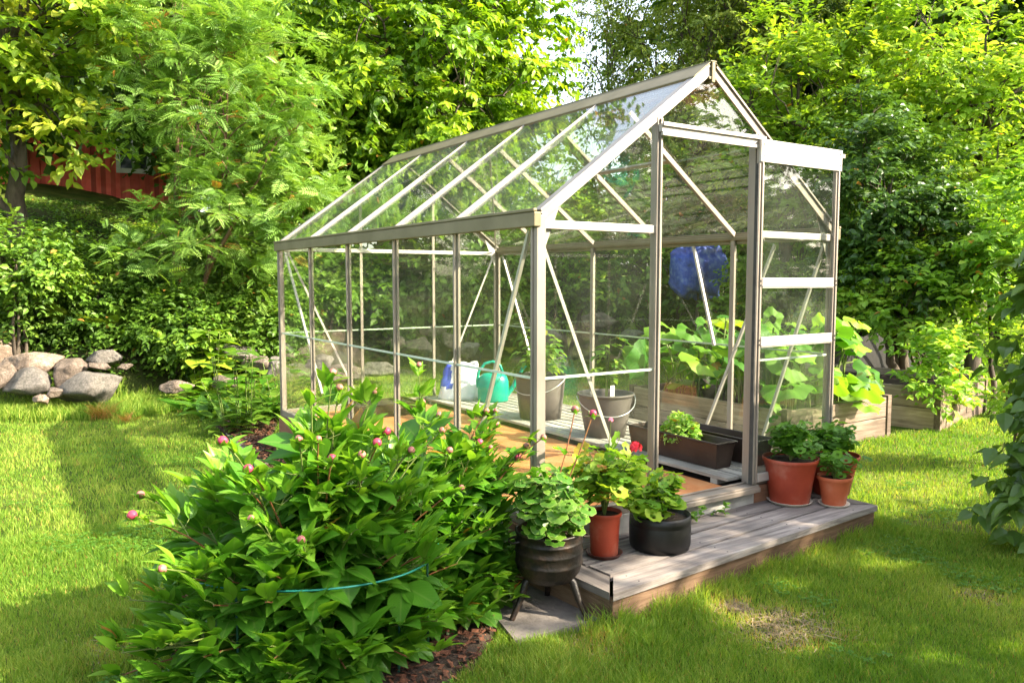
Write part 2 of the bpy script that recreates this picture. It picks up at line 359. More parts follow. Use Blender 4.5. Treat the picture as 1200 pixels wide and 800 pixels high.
# leaves
L = {}
L['rowan'] = leafmat('rowan_leaf', (0.049, 0.106, 0.017), (0.152, 0.288, 0.049), (0.306, 0.455, 0.095), 0.34, .45)
L['lime'] = leafmat('lime_leaf', (0.032, 0.084, 0.006), (0.113, 0.227, 0.013), (0.279, 0.394, 0.021), 0.42, .4)
L['maple'] = leafmat('maple_leaf', (0.051, 0.117, 0.008), (0.193, 0.319, 0.023), (0.410, 0.421, 0.057), 0.42, .45)
L['birch'] = leafmat('birch_leaf', (0.046, 0.079, 0.011), (0.146, 0.214, 0.027), (0.278, 0.316, 0.040), 0.38, .45)
L['elm'] = leafmat('elm_leaf', (0.048, 0.112, 0.011), (0.175, 0.307, 0.026), (0.377, 0.468, 0.040), 0.40, .45)
L['lilac'] = leafmat('lilac_leaf', (0.035, 0.088, 0.016), (0.071, 0.146, 0.026), (0.141, 0.234, 0.032), .3, .35, .5)
L['yellow'] = leafmat('golden_leaf', (0.071, 0.143, 0.013), (0.222, 0.370, 0.031), (0.388, 0.485, 0.076), 0.42, .45)
L['spirea'] = leafmat('spirea_leaf', (0.060, 0.140, 0.015), (0.234, 0.416, 0.043), (0.468, 0.586, 0.097), 0.40, .45)
L['wood'] = leafmat('far_wood_leaf', (0.030, 0.067, 0.010), (0.089, 0.177, 0.022), (0.179, 0.282, 0.033), 0.30, .5)
L['under'] = leafmat('undergrowth_leaf', (0.032, 0.083, 0.010), (0.109, 0.215, 0.022), (0.235, 0.341, 0.032), 0.32, .5)
L['fern'] = leafmat('fern_leaf', (0.041, 0.088, 0.011), (0.126, 0.220, 0.024), (0.253, 0.322, 0.040), 0.36, .5)
L['peony'] = leafmat('peony_leaf', (.034, .115, .010), (.075, .22, .016), (.21, .37, .03), .42, .36, .35, vein=.25)
L['strap'] = leafmat('strap_leaf', (0.049, 0.134, 0.024), (0.110, 0.232, 0.037), (0.220, 0.342, 0.061), .4, .35, .5, vein=.3)
L['geranium'] = leafmat('geranium_leaf', (0.065, 0.178, 0.020), (0.143, 0.300, 0.030), (0.337, 0.465, 0.041), .4, .5)
L['varieg'] = leafmat('pale_edged_leaf', (.035, .12, .012), (.07, .19, .018), (.15, .28, .03), .4, .4, edge=(1.10, (.34, .44, .13)))
L['squash'] = leafmat('squash_leaf', (.045, .15, .015), (.10, .24, .02), (.22, .36, .03), .42, .55, .3)
L['basil'] = leafmat('seedling_leaf', (0.122, 0.268, 0.037), (0.268, 0.464, 0.073), (0.488, 0.610, 0.171), .4, .45)
L['tomato'] = leafmat('tomato_leaf', (0.061, 0.159, 0.024), (0.122, 0.244, 0.037), (0.244, 0.366, 0.061), .4, .45)
L['grass'] = leafmat('grass_blade', (.060, .160, .014), (.155, .270, .028), (.38, .43, .09), .42, .55, .2, tcol=1.4)
L['drygrass'] = leafmat('dry_grass_blade', (0.268, 0.146, 0.037), (0.439, 0.244, 0.073), (0.549, 0.366, 0.122), .35, .6)
L['creeper'] = leafmat('creeper_leaf', (0.049, 0.146, 0.015), (0.098, 0.232, 0.024), (0.183, 0.329, 0.037), .4, .4)
# ------------------------------------------------------------------ leaf templates (length 1 along +Y)
def leaf_tpl(rows=5, w=.22, fold=.25, droop=.25, belly=.42, wave=0.0, sharp=1.0):
    t = np.linspace(0, 1, rows + 1)
    wf = w * np.sin(PI * t ** (math.log(.5) / math.log(belly))) ** sharp
    wf[0] = .01; wf[-1] = .002
    V = []; U = []
    for i, (a, b) in enumerate(zip(t, wf)):
        z = -droop * a * a; wv = wave * (1 if i % 2 else -1)
        V += [[-b, a, z + fold * b + wv], [0, a, z], [b, a, z + fold * b - wv]]
        U += [[.5 - b / w / 2, a], [.5, a], [.5 + b / w / 2, a]]
    F = []
    for i in range(rows):
        k = 3 * i; F += [[k, k + 1, k + 4, k + 3], [k + 1, k + 2, k + 5, k + 4]]
    return np.array(V), np.array(F), np.array(U)

def rhomb(w=.3, fold=.2, droop=.15):
    V = np.array([[0, 0, 0], [w, .45, fold * w], [0, 1, -droop], [-w, .45, fold * w]]); 
    return V, np.array([[0, 1, 2], [0, 2, 3]]), np.array([[.5, 0], [1, .5], [.5, 1], [0, .5]])

def round_tpl(n=16, lobes=7, depth=.10, cup=.2, notch=.35, ripple=.05, rings=(.35, .75, 1.0)):
    """scalloped round leaf, its stalk in the middle of the notch; length about 1"""
    th = np.linspace(0, 2 * PI, n, endpoint=False) - PI / 2
    ph = (np.arange(n) + .5) * 2 * PI / n
    V = [[0, .42, 0]]; U = [[.5, 0]]
    for r in rings:
        for i in range(n):
            a = -PI / 2 + ph[i]
            nt_ = 1 - notch * math.exp(-((min(ph[i], 2 * PI - ph[i])) / .28) ** 2)
            sc_ = 1 + depth * math.cos(lobes * ph[i]) * r
            R = .5 * r * nt_ * sc_
            V.append([R * math.cos(a), .42 + R * math.sin(a) * .95, cup * r * r * .5 + ripple * r * math.cos(lobes * ph[i] + 1)])
            U.append([i / n, r])
    F3 = []; F4 = []
    for i in range(n):
        j = (i + 1) % n
        F3.append([0, 1 + i, 1 + j, 1 + j])
        for k in range(len(rings) - 1):
            a = 1 + k * n; b = a + n
            F4.append([a + i, b + i, b + j, a + j])
    F = np.array(F4 + [[f[0], f[1], f[2], f[2]] for f in F3])
    return np.array(V), F, np.array(U)

def compound_tpl(pairs=7, lw=.30, ll=.36, curl=.25):
    """rowan: leaflets in pairs along a curved rachis"""
    V = []; F = []; U = []
    def leaflet(p, d, L, w):
        d = d / np.linalg.norm(d); s = np.cross(d, [0, 0, 1]); k = len(V)
        V.extend([p, p + d * L * .5 + s * w, p + d * L + np.array([0, 0, -.12 * L]), p + d * L * .5 - s * w]); F.append([k, k + 1, k + 2, k + 3]); U.extend([[.5, 0], [1, .5], [.5, 1], [0, .5]])
    for i in range(pairs):
        t = .22 + .7 * i / (pairs - 1); p = np.array([0, t, -curl * t * t]); L = ll * (1 - .35 * abs(t - .5) * 2)
        for sgn in (-1, 1): leaflet(p, np.array([sgn * .85, .5, .12]), L, lw * L * .5)
    leaflet(np.array([0, .95, -curl * .9]), np.array([0, 1, -.4]), ll * .8, lw * ll * .4)
    k = len(V); V += [np.array([-.008, 0, 0]), np.array([.008, 0, 0]), np.array([.008, .95, -curl * .9]), np.array([-.008, .95, -curl * .9])]; F.append([k, k + 1, k + 2, k + 3]); U += [[.5, .5]] * 4
    return np.array(V), np.array(F), np.array(U)

def frond_tpl(pairs=14, w=.28, arch=.45):
    V = []; F = []; U = []
    for i in range(pairs):
        t = .12 + .86 * i / (pairs - 1); L = w * math.sin(PI * min(1, (t * .8 + .22))) ** .8
        p = np.array([0, t, .55 * t - arch * 1.2 * t * t])
        for sgn in (-1, 1):
            d = np.array([sgn, .35, -.1]); d /= np.linalg.norm(d); wd = .032
            k = len(V); q = p + d * L + np.array([0, 0, -.06])
            m = p + d * L * .5
            V += [p + [0, -wd * .6, 0], m + [0, -wd, 0], m + [0, wd, 0], p + [0, wd * .6, 0], q]; U += [[.5, .5]] * 5
            F += [[k, k + 1, k + 2, k + 3], [k + 1, k + 4, k + 4, k + 2]]
    return np.array(V), np.array(F), np.array(U)

T_RH = rhomb(.30); T_RHW = rhomb(.42, .25, .2); T_RHN = rhomb(.2)
T_MED = leaf_tpl(3, .30, .3, .25)
T_COMP = compound_tpl(); T_FROND = frond_tpl()
T_PEO = leaf_tpl(8, .185, .35, .22, .40, 0); T_PEO2 = leaf_tpl(8, .235, .25, .35, .45, 0)
T_STRAP = leaf_tpl(8, .055, .5, .55, .45); T_STRAPW = leaf_tpl(7, .14, .4, .45, .45)
T_GER = round_tpl(16, 7, .07, .22); T_GER2 = round_tpl(14, 6, .08, -.15)
T_SQ = round_tpl(20, 5, .13, -.25, .45, .06)
T_HEART = leaf_tpl(5, .36, .25, .3, .34)

# ------------------------------------------------------------------ sky, sun, camera
w = bpy.data.worlds.new('World'); sc.world = w; w.use_nodes = True; nt = w.node_tree; nt.nodes.clear()
SUN_DIR = np.array([.64, -.77]); SUN_DIR = SUN_DIR / np.linalg.norm(SUN_DIR); EL = math.radians(34)
sky = nt.nodes.new('ShaderNodeTexSky'); sky.sky_type = 'NISHITA'; sky.sun_disc = False; sky.sun_elevation = EL
sky.sun_rotation = math.atan2(SUN_DIR[0], SUN_DIR[1]); sky.dust_density = 3.0; sky.air_density = 1.2; sky.ozone_density = .7
hs = nt.nodes.new('ShaderNodeHueSaturation'); hs.inputs['Saturation'].default_value = .55; nt.links.new(sky.outputs[0], hs.inputs['Color'])
bg = nt.nodes.new('ShaderNodeBackground'); bg.inputs[1].default_value = .15
wo = nt.nodes.new('ShaderNodeOutputWorld'); nt.links.new(hs.outputs[0], bg.inputs[0]); nt.links.new(bg.outputs[0], wo.inputs[0])
sun = bpy.data.lights.new('sun', 'SUN'); sun.energy = 4.4; sun.angle = math.radians(.6); sun.color = (1.0, .87, .66)
so = bpy.data.objects.new('sun', sun); COL.objects.link(so)
import mathutils
sv = mathutils.Vector((SUN_DIR[0] * math.cos(EL), SUN_DIR[1] * math.cos(EL), math.sin(EL)))
so.rotation_euler = sv.to_track_quat('Z', 'Y').to_euler()
cam = bpy.data.cameras.new('camera'); co = bpy.data.objects.new('camera', cam); COL.objects.link(co); sc.camera = co
cam.sensor_width = 36; cam.lens = FPX / 1200 * 36; cam.clip_end = 2000; cam.clip_start = .05
co.location = (CAM[0], CAM[1], HC); co.rotation_euler = (math.radians(90) - PITCH, 0, -math.atan2(FW[0], FW[1]))
sc.view_settings.view_transform = 'Standard'; sc.view_settings.look = 'None'; sc.view_settings.gamma = 1; sc.view_settings.exposure = 2.12
sc.cycles.max_bounces = 8; sc.cycles.transparent_max_bounces = 32; sc.cycles.diffuse_bounces = 4; sc.cycles.glossy_bounces = 3; sc.cycles.transmission_bounces = 4
sc.cycles.use_denoising = True; sc.cycles.denoiser = 'OPENIMAGEDENOISE'; sc.cycles.denoising_input_passes = 'RGB_ALBEDO_NORMAL'; sc.cycles.denoising_prefilter = 'ACCURATE'; sc.cycles.use_adaptive_sampling = False; sc.cycles.sample_clamp_indirect = 4.0
sc.cycles.caustics_reflective = False; sc.cycles.caustics_refractive = False

# ------------------------------------------------------------------ ground
def ground():
    # fine grid near, coarse to the horizon
    xs = np.concatenate([[-900, -500, -250, -120, -70, -45], np.arange(-30, 40.01, .25), [50, 75, 120, 250, 500, 900]])
    ys = np.concatenate([[-900, -500, -250, -120, -60, -30, -15], np.arange(-8, 44.01, .25), [52, 75, 120, 250, 500, 900]])
    X, Y = np.meshgrid(xs, ys, indexing='ij'); Z = H(X, Y)
    V = np.stack([X, Y, Z], -1).reshape(-1, 3); idx = np.arange(len(V)).reshape(X.shape)
    F = np.stack([idx[:-1, :-1], idx[1:, :-1], idx[1:, 1:], idx[:-1, 1:]], -1).reshape(-1, 4)
    q = Y - wall_y(X)
    tone = np.clip((q + .3) / .6, 0, 1) * np.clip((13 - q) / 2.5 , 0, 1)
    m, nt, out = newmat('lawn_ground')
    tc = N(nt, 'ShaderNodeTexCoord'); n = N(nt, 'ShaderNodeTexNoise'); setin(n, Scale=1.6, Detail=8.0); nt.links.new(tc.outputs['Object'], n.inputs[0])
    r = ramp(nt, [(.3, (.045, .075, .012)), (.5, (.075, .115, .016)), (.7, (.13, .14, .035))]); nt.links.new(n.outputs[0], r.inputs[0])
    n2 = N(nt, 'ShaderNodeTexNoise'); setin(n2, Scale=3.0, Detail=8.0); nt.links.new(tc.outputs['Object'], n2.inputs[0])
    r2 = ramp(nt, [(.35, (.025, .04, .008)), (.6, (.05, .05, .02))]); nt.links.new(n2.outputs[0], r2.inputs[0])
    a = N(nt, 'ShaderNodeAttribute', attribute_name='tone')
    mc = N(nt, 'ShaderNodeMix', data_type='RGBA'); nt.links.new(a.outputs['Fac'], mc.inputs[0]); nt.links.new(r.outputs[0], mc.inputs[6]); nt.links.new(r2.outputs[0], mc.inputs[7])
    p = N(nt, 'ShaderNodeBsdfPrincipled'); setin(p, Roughness=.95); p.inputs['Specular IOR Level'].default_value = .1; nt.links.new(mc.outputs[2], p.inputs[0])
    n3 = N(nt, 'ShaderNodeTexNoise'); setin(n3, Scale=70.0, Detail=4.0); nt.links.new(tc.outputs['Object'], n3.inputs[0])
    b = N(nt, 'ShaderNodeBump'); setin(b, Strength=.8, Distance=.02); nt.links.new(n3.outputs[0], b.inputs['Height']); nt.links.new(b.outputs[0], p.inputs['Normal'])
    nt.links.new(p.outputs[0], out.inputs[0])
    o = MB().add(V, F, tone=tone.ravel()).build('ground', m, smooth=True); tag(o, kind='structure')
ground()

# planting bed along the greenhouse
BED = np.array([(-1.62, -.10), (-1.40, -.50), (-.98, -.68), (-.68, -.54), (-.46, -.36), (-.30, -.10), (-.06, -.05), (-.06, 4.1), (.35, 5.2), (-.3, 5.2), (-.36, 3.7), (-.62, 2.2), (-1.25, 1.0), (-1.62, .5)])
def inpoly(x, y, P):
    x = np.asarray(x); y = np.asarray(y); r = np.zeros(x.shape, bool); n = len(P)
    for i in range(n):
        x1, y1 = P[i]; x2, y2 = P[(i + 1) % n]
        c = ((y1 > y) != (y2 > y)) & (x < (x2 - x1) * (y - y1) / (y2 - y1 + 1e-12) + x1); r ^= c
    return r
def bed():
    g = .06; xs = np.arange(-2, .5, g); ys = np.arange(-1, 5.4, g); X, Y = np.meshgrid(xs, ys, indexing='ij')
    ins = inpoly(X, Y, BED)
    Z = GZ + .004 + np.where(ins, .02 + .03 * fbm(X * 6, Y * 6, 5), -.03)
    Z = Z + (H(X, Y) - GZ)
    V = np.stack([X, Y, Z], -1).reshape(-1, 3); idx = np.arange(len(V)).reshape(X.shape)
    F = np.stack([idx[:-1, :-1], idx[1:, :-1], idx[1:, 1:], idx[:-1, 1:]], -1).reshape(-1, 4)
    keep = ins.ravel()[F].any(1)
    o = MB().add(V, F[keep]).build('planting_bed', M['soil'], smooth=True); tag(o, kind='structure')
    n = 26000; x = rng.uniform(-2, .4, n); y = rng.uniform(-.9, 5.2, n); k = inpoly(x, y, BED); x, y = x[k], y[k]; n = len(x)
    P = np.stack([x, y, H(x, y) + .045 + rng.uniform(-.012, .015, n)], -1); D = rdir(n, .25); Nn = unit(rdir(n) * .6 + [0, 0, 1])
    t = (np.array([[-.5, 0, 0], [.5, 0, 0], [.5, 1, 0], [-.5, 1, 0], [-.5, 0, -.12], [.5, 0, -.12]]), np.array([[0, 1, 2, 3], [0, 4, 5, 1]]), np.zeros((6, 2)))
    o = MB().scatter(t, P, D, Nn, rng.uniform(.012, .045, n), rng.uniform(.25, .6, n), tone=rng.random(n)).build('bark_mulch', M['mulch'])
    tag(o, 'reddish bark mulch covering the planting bed', 'mulch', kind='stuff')
bed()

# ------------------------------------------------------------------ greenhouse
GW, GL, EV, RG = 2.231, 3.873, 1.497, 2.331
BAY = GL / 5; DX0, DX1 = .745, 1.495
def greenhouse():
    g = thing('greenhouse', 'aluminium framed glass greenhouse with pitched roof and its sliding door open', 'greenhouse', (0, 0, 0))
    def part(name, mb, mat, **k): return mb.build(name, mat, g, **k)
    alu, aw = M['alu'], M['alu_white']
    # base frame and plinth
    b = MB(); b.box((-.02, -.02, .0), (.03, GL + .02, .055)).box((GW - .03, -.02, 0), (GW + .02, GL + .02, .055)).box((.032, GL - .03, 0), (GW - .032, GL + .02, .055)).box((.032, -.02, 0), (DX0 - .002, .03, .055)).box((DX1 + .002, -.02, 0), (GW - .032, .03, .055))
    part('base_frame', b, alu, bevel=.003)
    b = MB(); b.box((-.03, .02, -.33), (.015, GL, -.002)).box((GW - .015, .02, -.33), (GW + .03, GL, -.002)).box((-.03, GL + .002, -.33), (GW + .03, GL + .045, -.002)).box((DX1 + .03, -.03, -.33), (GW + .03, .018, -.002))
    part('plinth_board', b, M['plinthwood'], bevel=.003)
    b = MB(); b.box((-.03, -.03, -.33), (DX1 + .028, .016, -.004)); part('front_plinth', b, M['plinth'], bevel=.003)
    b = MB(); b.box((DX0 - .1, -.075, -.002), (DX1 + .02, .03, .018)).box((DX0 - .1, -.085, -.022), (DX1 + .02, -.06, .006)).box((DX0, -.01, .018), (DX1, .0, .03)); part('threshold', b, alu, bevel=.004)
    # corner posts
    for x in (0, GW):
        for y in (0, GL):
            sx = 1 if x == 0 else -1; sy = 1 if y == 0 else -1
            b = MB(); b.box((x - .022 * sx, y - .022 * sy, .0), (x + .028 * sx, y + .004 * sy, EV)).box((x - .022 * sx, y + .0045 * sy, .0), (x + .0 * sx, y + .034 * sy, EV))
            b.box((x - .028 * sx, y + .008 * sy, 0.0), (x - .0225 * sx, y + .02 * sy, EV))
            part('corner_post', b, alu, bevel=.002)
    def gbar(p, q, nrm, w=.026, d=.03, name='glazing_bar', mat=alu):
        """T bar: flat web with raised lip on the outside"""
        p, q, nrm = map(lambda v: np.array(v, float), (p, q, nrm)); b = MB()
        b.bar(p, q, w, d * .5, up=nrm, off=(0, -d * .25)); b.bar(p, q, w * .38, d * .62, up=nrm, off=(0, d * .32))
        return part(name, b, mat, bevel=.0015)
    for i in range(1, 5):
        gbar((0, BAY * i, .055), (0, BAY * i, EV - .03), (-1, 0, 0), w=.037, name='side_post')
        gbar((GW, BAY * i, .055), (GW, BAY * i, EV - .03), (1, 0, 0), w=.037, name='side_post')
    # gutters
    for x, s in ((0, -1), (GW, 1)):
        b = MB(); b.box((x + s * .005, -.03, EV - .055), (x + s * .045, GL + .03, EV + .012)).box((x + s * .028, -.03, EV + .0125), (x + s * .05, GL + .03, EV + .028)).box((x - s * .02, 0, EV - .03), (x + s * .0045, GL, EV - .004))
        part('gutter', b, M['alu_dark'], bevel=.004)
    # ridge
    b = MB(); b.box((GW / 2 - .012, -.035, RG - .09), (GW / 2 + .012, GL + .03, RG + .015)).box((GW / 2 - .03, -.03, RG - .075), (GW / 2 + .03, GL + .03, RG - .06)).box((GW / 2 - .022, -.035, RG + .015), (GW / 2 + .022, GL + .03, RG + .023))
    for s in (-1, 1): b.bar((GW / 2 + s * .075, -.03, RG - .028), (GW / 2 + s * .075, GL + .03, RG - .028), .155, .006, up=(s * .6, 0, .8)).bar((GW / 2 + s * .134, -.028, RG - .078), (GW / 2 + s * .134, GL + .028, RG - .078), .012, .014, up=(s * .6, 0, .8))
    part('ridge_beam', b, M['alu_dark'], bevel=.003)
    sl = np.array([GW / 2, 0, RG - EV]); sl /= np.linalg.norm(sl); nl = np.array([-sl[2], 0, sl[0]]); nr = np.array([sl[2], 0, sl[0]])
    for i in range(0, 6):
        e = i in (0, 5)
        y = BAY * i
        for side in (0, 1):
            x = 0 if side == 0 else GW; n_ = nl if side == 0 else nr
            p = np.array([x, y, EV + .01]); q = np.array([GW / 2 + (-.02 if side == 0 else .02), y, RG - .015])
            if e:
                b = MB(); off = -.004 if i == 0 else .004
                b.bar(p + [0, off, 0], q + [0, off, 0], .055, .012, up=n_, off=(0, .012)).bar(p + [0, off * 4, 0], q + [0, off * 4, 0], .010, .05, up=n_, off=(0, -.012))
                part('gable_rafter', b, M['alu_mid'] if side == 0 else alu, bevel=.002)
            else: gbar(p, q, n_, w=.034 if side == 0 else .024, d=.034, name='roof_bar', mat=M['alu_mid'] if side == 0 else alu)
    # gable bars front and back
    gy = {0: (0, (0, -1, 0)), 1: (GL, (0, 1, 0))}
    def roofz(x): return EV + (RG - EV) * (1 - abs(x - GW / 2) / (GW / 2))
    b = MB(); b.box((.03, -.012, 1.435), (DX0 - .018, .02, 1.475)); part('gable_rail', b, aw, bevel=.003)
    b = MB(); b.box((DX1 + .02, -.012, 1.435), (GW - .03, .02, 1.475)); part('gable_rail', b, aw, bevel=.003)
    b = MB(); b.box((.03, GL - .02, 1.44), (GW - .03, GL + .012, 1.475)); part('gable_rail', b, aw, bevel=.003)
    for x in (DX0, DX1):
        b = MB(); b.box((x - .019, -.025, .018), (x + .019, -.001, roofz(x) - .035)).box((x - .006, -.036, .018), (x + .006, -.0255, roofz(x) - .04)).box((x - .012, -.0005, .02), (x + .012, .03, roofz(x) - .04))
        part('door_post', b, alu, bevel=.002)
        gbar((x, GL, .055), (x, GL, roofz(x) - .03), (0, 1, 0), name='back_post')
    # door track
    b = MB(); b.box((DX0 - .015, -.052, 1.945), (DX1 + .02, -.026, 1.985)).box((DX0 - .015, -.066, 1.972), (DX1 + .02, -.0525, 1.992)).box((DX0 - .015, -.06, 1.925), (DX1 + .02, -.045, 1.943))
    part('door_track', b, aw, bevel=.002)
    b = MB(); b.box((DX1 + .021, -.03, 1.94), (2.30, -.012, 1.965)); part('door_track', b, alu, bevel=.002)
    # panes
    th = .004
    def pane(quad, n_, mat=None):
        q = np.array(quad, float); n_ = np.array(n_, float) * th / 2; k = len(q)
        V = np.concatenate([q + n_, q - n_]); b = MB()
        b.add(V, [list(range(k))]).add(V, [list(range(2 * k - 1, k - 1, -1))]).add(V, [[i, i + k, (i + 1) % k + k, (i + 1) % k] for i in range(k)])
        return b.build('pane', mat or M['glass'], g)
    LAP = .735
    for i in range(5):
        y0, y1 = BAY * i + .012, BAY * (i + 1) - .012
        for x, s in ((-.001, -1), (GW + .001, 1)):
            pane([(x, y0, .05), (x, y1, .05), (x, y1, LAP), (x, y0, LAP)], (s, 0, 0))
            pane([(x + .005 * s, y0, LAP - .012), (x + .005 * s, y1, LAP - .012), (x + .005 * s, y1, EV - .036), (x + .005 * s, y0, EV - .036)], (s, 0, 0))
        for side, n_ in ((0, nl), (1, nr)):
            def rp(t, y, o=0.0):
                x = t * (GW / 2 - .03); x = x if side == 0 else GW - x
                return np.array([x, y, EV + .015 + t * (RG - EV - .025)]) + n_ * o
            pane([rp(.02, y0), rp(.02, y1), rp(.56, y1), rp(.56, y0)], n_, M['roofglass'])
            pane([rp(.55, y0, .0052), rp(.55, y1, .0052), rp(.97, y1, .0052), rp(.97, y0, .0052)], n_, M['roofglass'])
    for y, xs in ((-.002, ((.028, DX0 - .02), (DX1 + .02, GW - .028))), (GL + .002, ((.028, DX0 - .014), (DX0 + .014, DX1 - .014), (DX1 + .014, GW - .028)))):
        s = -1 if y < 0 else 1
        for x0, x1 in xs:
            pane([(x0, y, .05), (x1, y, .05), (x1, y, LAP), (x0, y, LAP)], (0, s, 0))
            pane([(x0, y + .005 * s, LAP - .012), (x1, y + .005 * s, LAP - .012), (x1, y + .005 * s, 1.44), (x0, y + .005 * s, 1.44)], (0, s, 0))
        def tri(xa, xb, zb=1.47):
            pts = [(xa, y, zb), (xb, y, zb)]
            xb2 = [xb] + ([GW / 2] if xa < GW / 2 < xb else []) + [xa]
            pts += [(x, y, roofz(x) - .02) for x in xb2]; pane(pts, (0, s, 0))
        tri(.03, DX0 - .02); tri(DX1 + .02, GW - .03)
        tri(DX0 + .02, DX1 - .02, 1.99 if y < 0 else 1.47)
    # lap strips (bright glass edges)
    for p, q, n_ in (((-.007, .02, LAP - .004), (-.007, GL - .02, LAP - .004), (1, 0, 0)), ((GW + .007, .02, LAP - .004), (GW + .007, GL - .02, LAP - .004), (1, 0, 0)), ((.03, -.009, LAP - .004), (DX0 - .02, -.009, LAP - .004), (0, 1, 0)), ((DX1 + .02, -.009, LAP - .004), (GW - .03, -.009, LAP - .004), (0, 1, 0)), ((.03, GL + .009, LAP - .004), (GW - .03, GL + .009, LAP - .004), (0, 1, 0))):
        b = MB(); b.bar(p, q, .012, .003, up=n_); part('glazing_strip', b, M['strip'])
    # braces
    for p, q in (((.03, .028, 1.40), (.61, .028, .06)), ((.012, 3.80, 1.43), (.012, 2.95, .30)), ((.012, .1, 1.43), (.012, .70, .06)),
                 ((.06, GL - .028, 1.43), (.70, GL - .028, .08)), ((GW - .06, GL - .028, 1.43), (1.55, GL - .028, .08)),
                 ((GW - .014, .42, 1.43), (GW - .014, 1.02, .06)), ((GW - .02, .04, 1.43), (GW - .02, .50, .06)), ((GW - .014, 3.75, 1.43), (GW - .014, 3.05, .06)),
                 ((GW - .014, 1.15, 1.44), (GW - .014, .93, .72))):
        up = (0, 1, 0) if abs(p[1] - q[1]) < .001 else (1, 0, 0)
        b = MB(); b.bar(p, q, .018, .004, up=up).bar(p, q, .003, .014, up=up, off=(.0075, .009)); part('brace', b, aw)
    for i, (a, c) in enumerate((((0, 5), (1, 3)),)):
        for side in (0, 1):
            x0 = .04 if side == 0 else GW - .04; x1 = GW / 2 + (-.06 if side == 0 else .06)
            b = MB(); b.bar((x0, BAY * a[1] + (.05 if a[1] == 0 else -.05), EV - .0), (x1, BAY * c[1], RG - .09), .018, .004, up=(nl if side == 0 else nr)); part('roof_brace', b, aw)
    # corner brackets
    for x in (0, GW):
        s = 1 if x == 0 else -1
        for y in (.008, GL - .014):
            b = MB(); b.add(np.array([[x + s * .03, y, 1.33], [x + s * .03, y, EV - .0], [x + s * .15, y, EV - .0 + .10], [x + s * .05, y, 1.36], [x + s * .03, y + .004, 1.33], [x + s * .03, y + .004, EV], [x + s * .15, y + .004, EV + .10], [x + s * .05, y + .004, 1.36]]), [[0, 1, 2, 3], [7, 6, 5, 4], [0, 4, 5, 1], [1, 5, 6, 2], [2, 6, 7, 3], [3, 7, 4, 0]]); part('corner_bracket', b, aw)
    # roof vent on the far slope
    b = MB(); p = lambda t, y, o=.02: tuple(np.array([GW - t * GW / 2, y, EV + t * (RG - EV)]) + nr * o)
    y0, y1 = BAY * 1 + .03, BAY * 2 - .03
    for a, c in (((.55, y0), (.55, y1)), ((.95, y0), (.95, y1)), ((.55, y0), (.95, y0)), ((.55, y1), (.95, y1))): b.bar(p(*a), p(*c), .03, .022, up=nr)
    part('roof_vent', b, alu, bevel=.002)
    # sliding door, slid open to the right
    d0, d1, yf, yb = 1.478, 2.172, -.072, -.048
    b = MB(); b.box((d0 - .022, yf, .03), (d0 + .018, yb, 1.965)).box((d1 - .02, yf, .03), (d1 + .02, yb, 1.965)).box((d0 - .006, yf - .008, .03), (d0 + .006, yf - .0005, 1.847)).box((d1 - .006, yf - .008, .03), (d1 + .006, yf - .0005, 1.847))
    dr = b.build('sliding_door', M['alu'], g, bevel=.002)
    def dpart(name, mb, mat, **k): return mb.build(name, mat, dr, **k)
    dpart('top_rail', MB().box((d0 - .023, yf - .010, 1.848), (d1 + .021, yf + .006, 1.972)), aw, bevel=.003)
    dpart('door_rail', MB().box((d0 + .019, yf - .004, 1.148), (d1 - .021, yf + .012, 1.207)).box((d0 + .019, yf - .008, 1.155), (d1 - .021, yf - .0045, 1.163)), aw, bevel=.003)
    dpart('door_rail', MB().box((d0 + .019, yf - .004, .812), (d1 - .021, yf + .012, .872)).box((d0 + .019, yf - .008, .819), (d1 - .021, yf - .0045, .827)), aw, bevel=.003)
    dpart('door_rail', MB().box((d0 + .019, yf - .004, .035), (d1 - .021, yf + .012, .085)), aw, bevel=.003)
    dpart('seal', MB().box((d0 - .030, yf + .002, .03), (d0 - .0225, yb, 1.84)), M['rubber'])
    for za, zb in ((.086, .811), (.873, 1.147), (1.208, 1.847)):
        q = np.array([(d0 + .018, -.058, za), (d1 - .02, -.058, za), (d1 - .02, -.058, zb), (d0 + .018, -.058, zb)]); n_ = np.array([0, -.002, 0])
        V = np.concatenate([q + n_, q - n_]); bb = MB().add(V, [[0, 1, 2, 3], [7, 6, 5, 4]] + [[i, i + 4, (i + 1) % 4 + 4, (i + 1) % 4] for i in range(4)]); dpart('door_pane', bb, M['glass'])
    bl = MB()
    for x in (d0, d1):
        for z in (1.88, 1.945, 1.19, 1.165, .855, .83):
            bl.lathe([(0, .004), (.004, .004), (.005, 0), (.005, -.002)], 8)
            V = bl.V[-1]; V2 = np.stack([V[:, 0] + x, yf - .0085 - V[:, 2], V[:, 1] + z], -1); bl.V[-1] = V2.astype(np.float32)
    dpart('bolts', bl, M['rubber'])
    dr.children[-1].name = 'bolt'
    return g
greenhouse()

# interior floor and slatted boards
fl = MB().box((.03, .02, -.08), (1.36, GL - .0, .004)); tag(fl.build('greenhouse_floor', M['terr']), kind='structure')
db = thing('duckboard', 'pale grey slatted duckboard along the right side inside the greenhouse', 'duckboard', (0, 0, 0))
x = 1.375
b = MB()
for yy in (.12, 1.3, 2.5, 3.7): b.box((1.375, yy, 0.0), (2.2, yy + .05, .030))
b.build('crosspiece', M['slat'], db)
for i in range(9):
    MB().box((x, .045, .031), (x + (.105 if i == 0 else .072), GL - .06, .052), tone=rng.random()).build('slat', M['slat'], db, bevel=.003); x += .125 if i == 0 else .091
tag(MB().box((1.362, .02, -.08), (2.2, GL, -.02)).build('soil_floor', M['soil']), kind='structure')

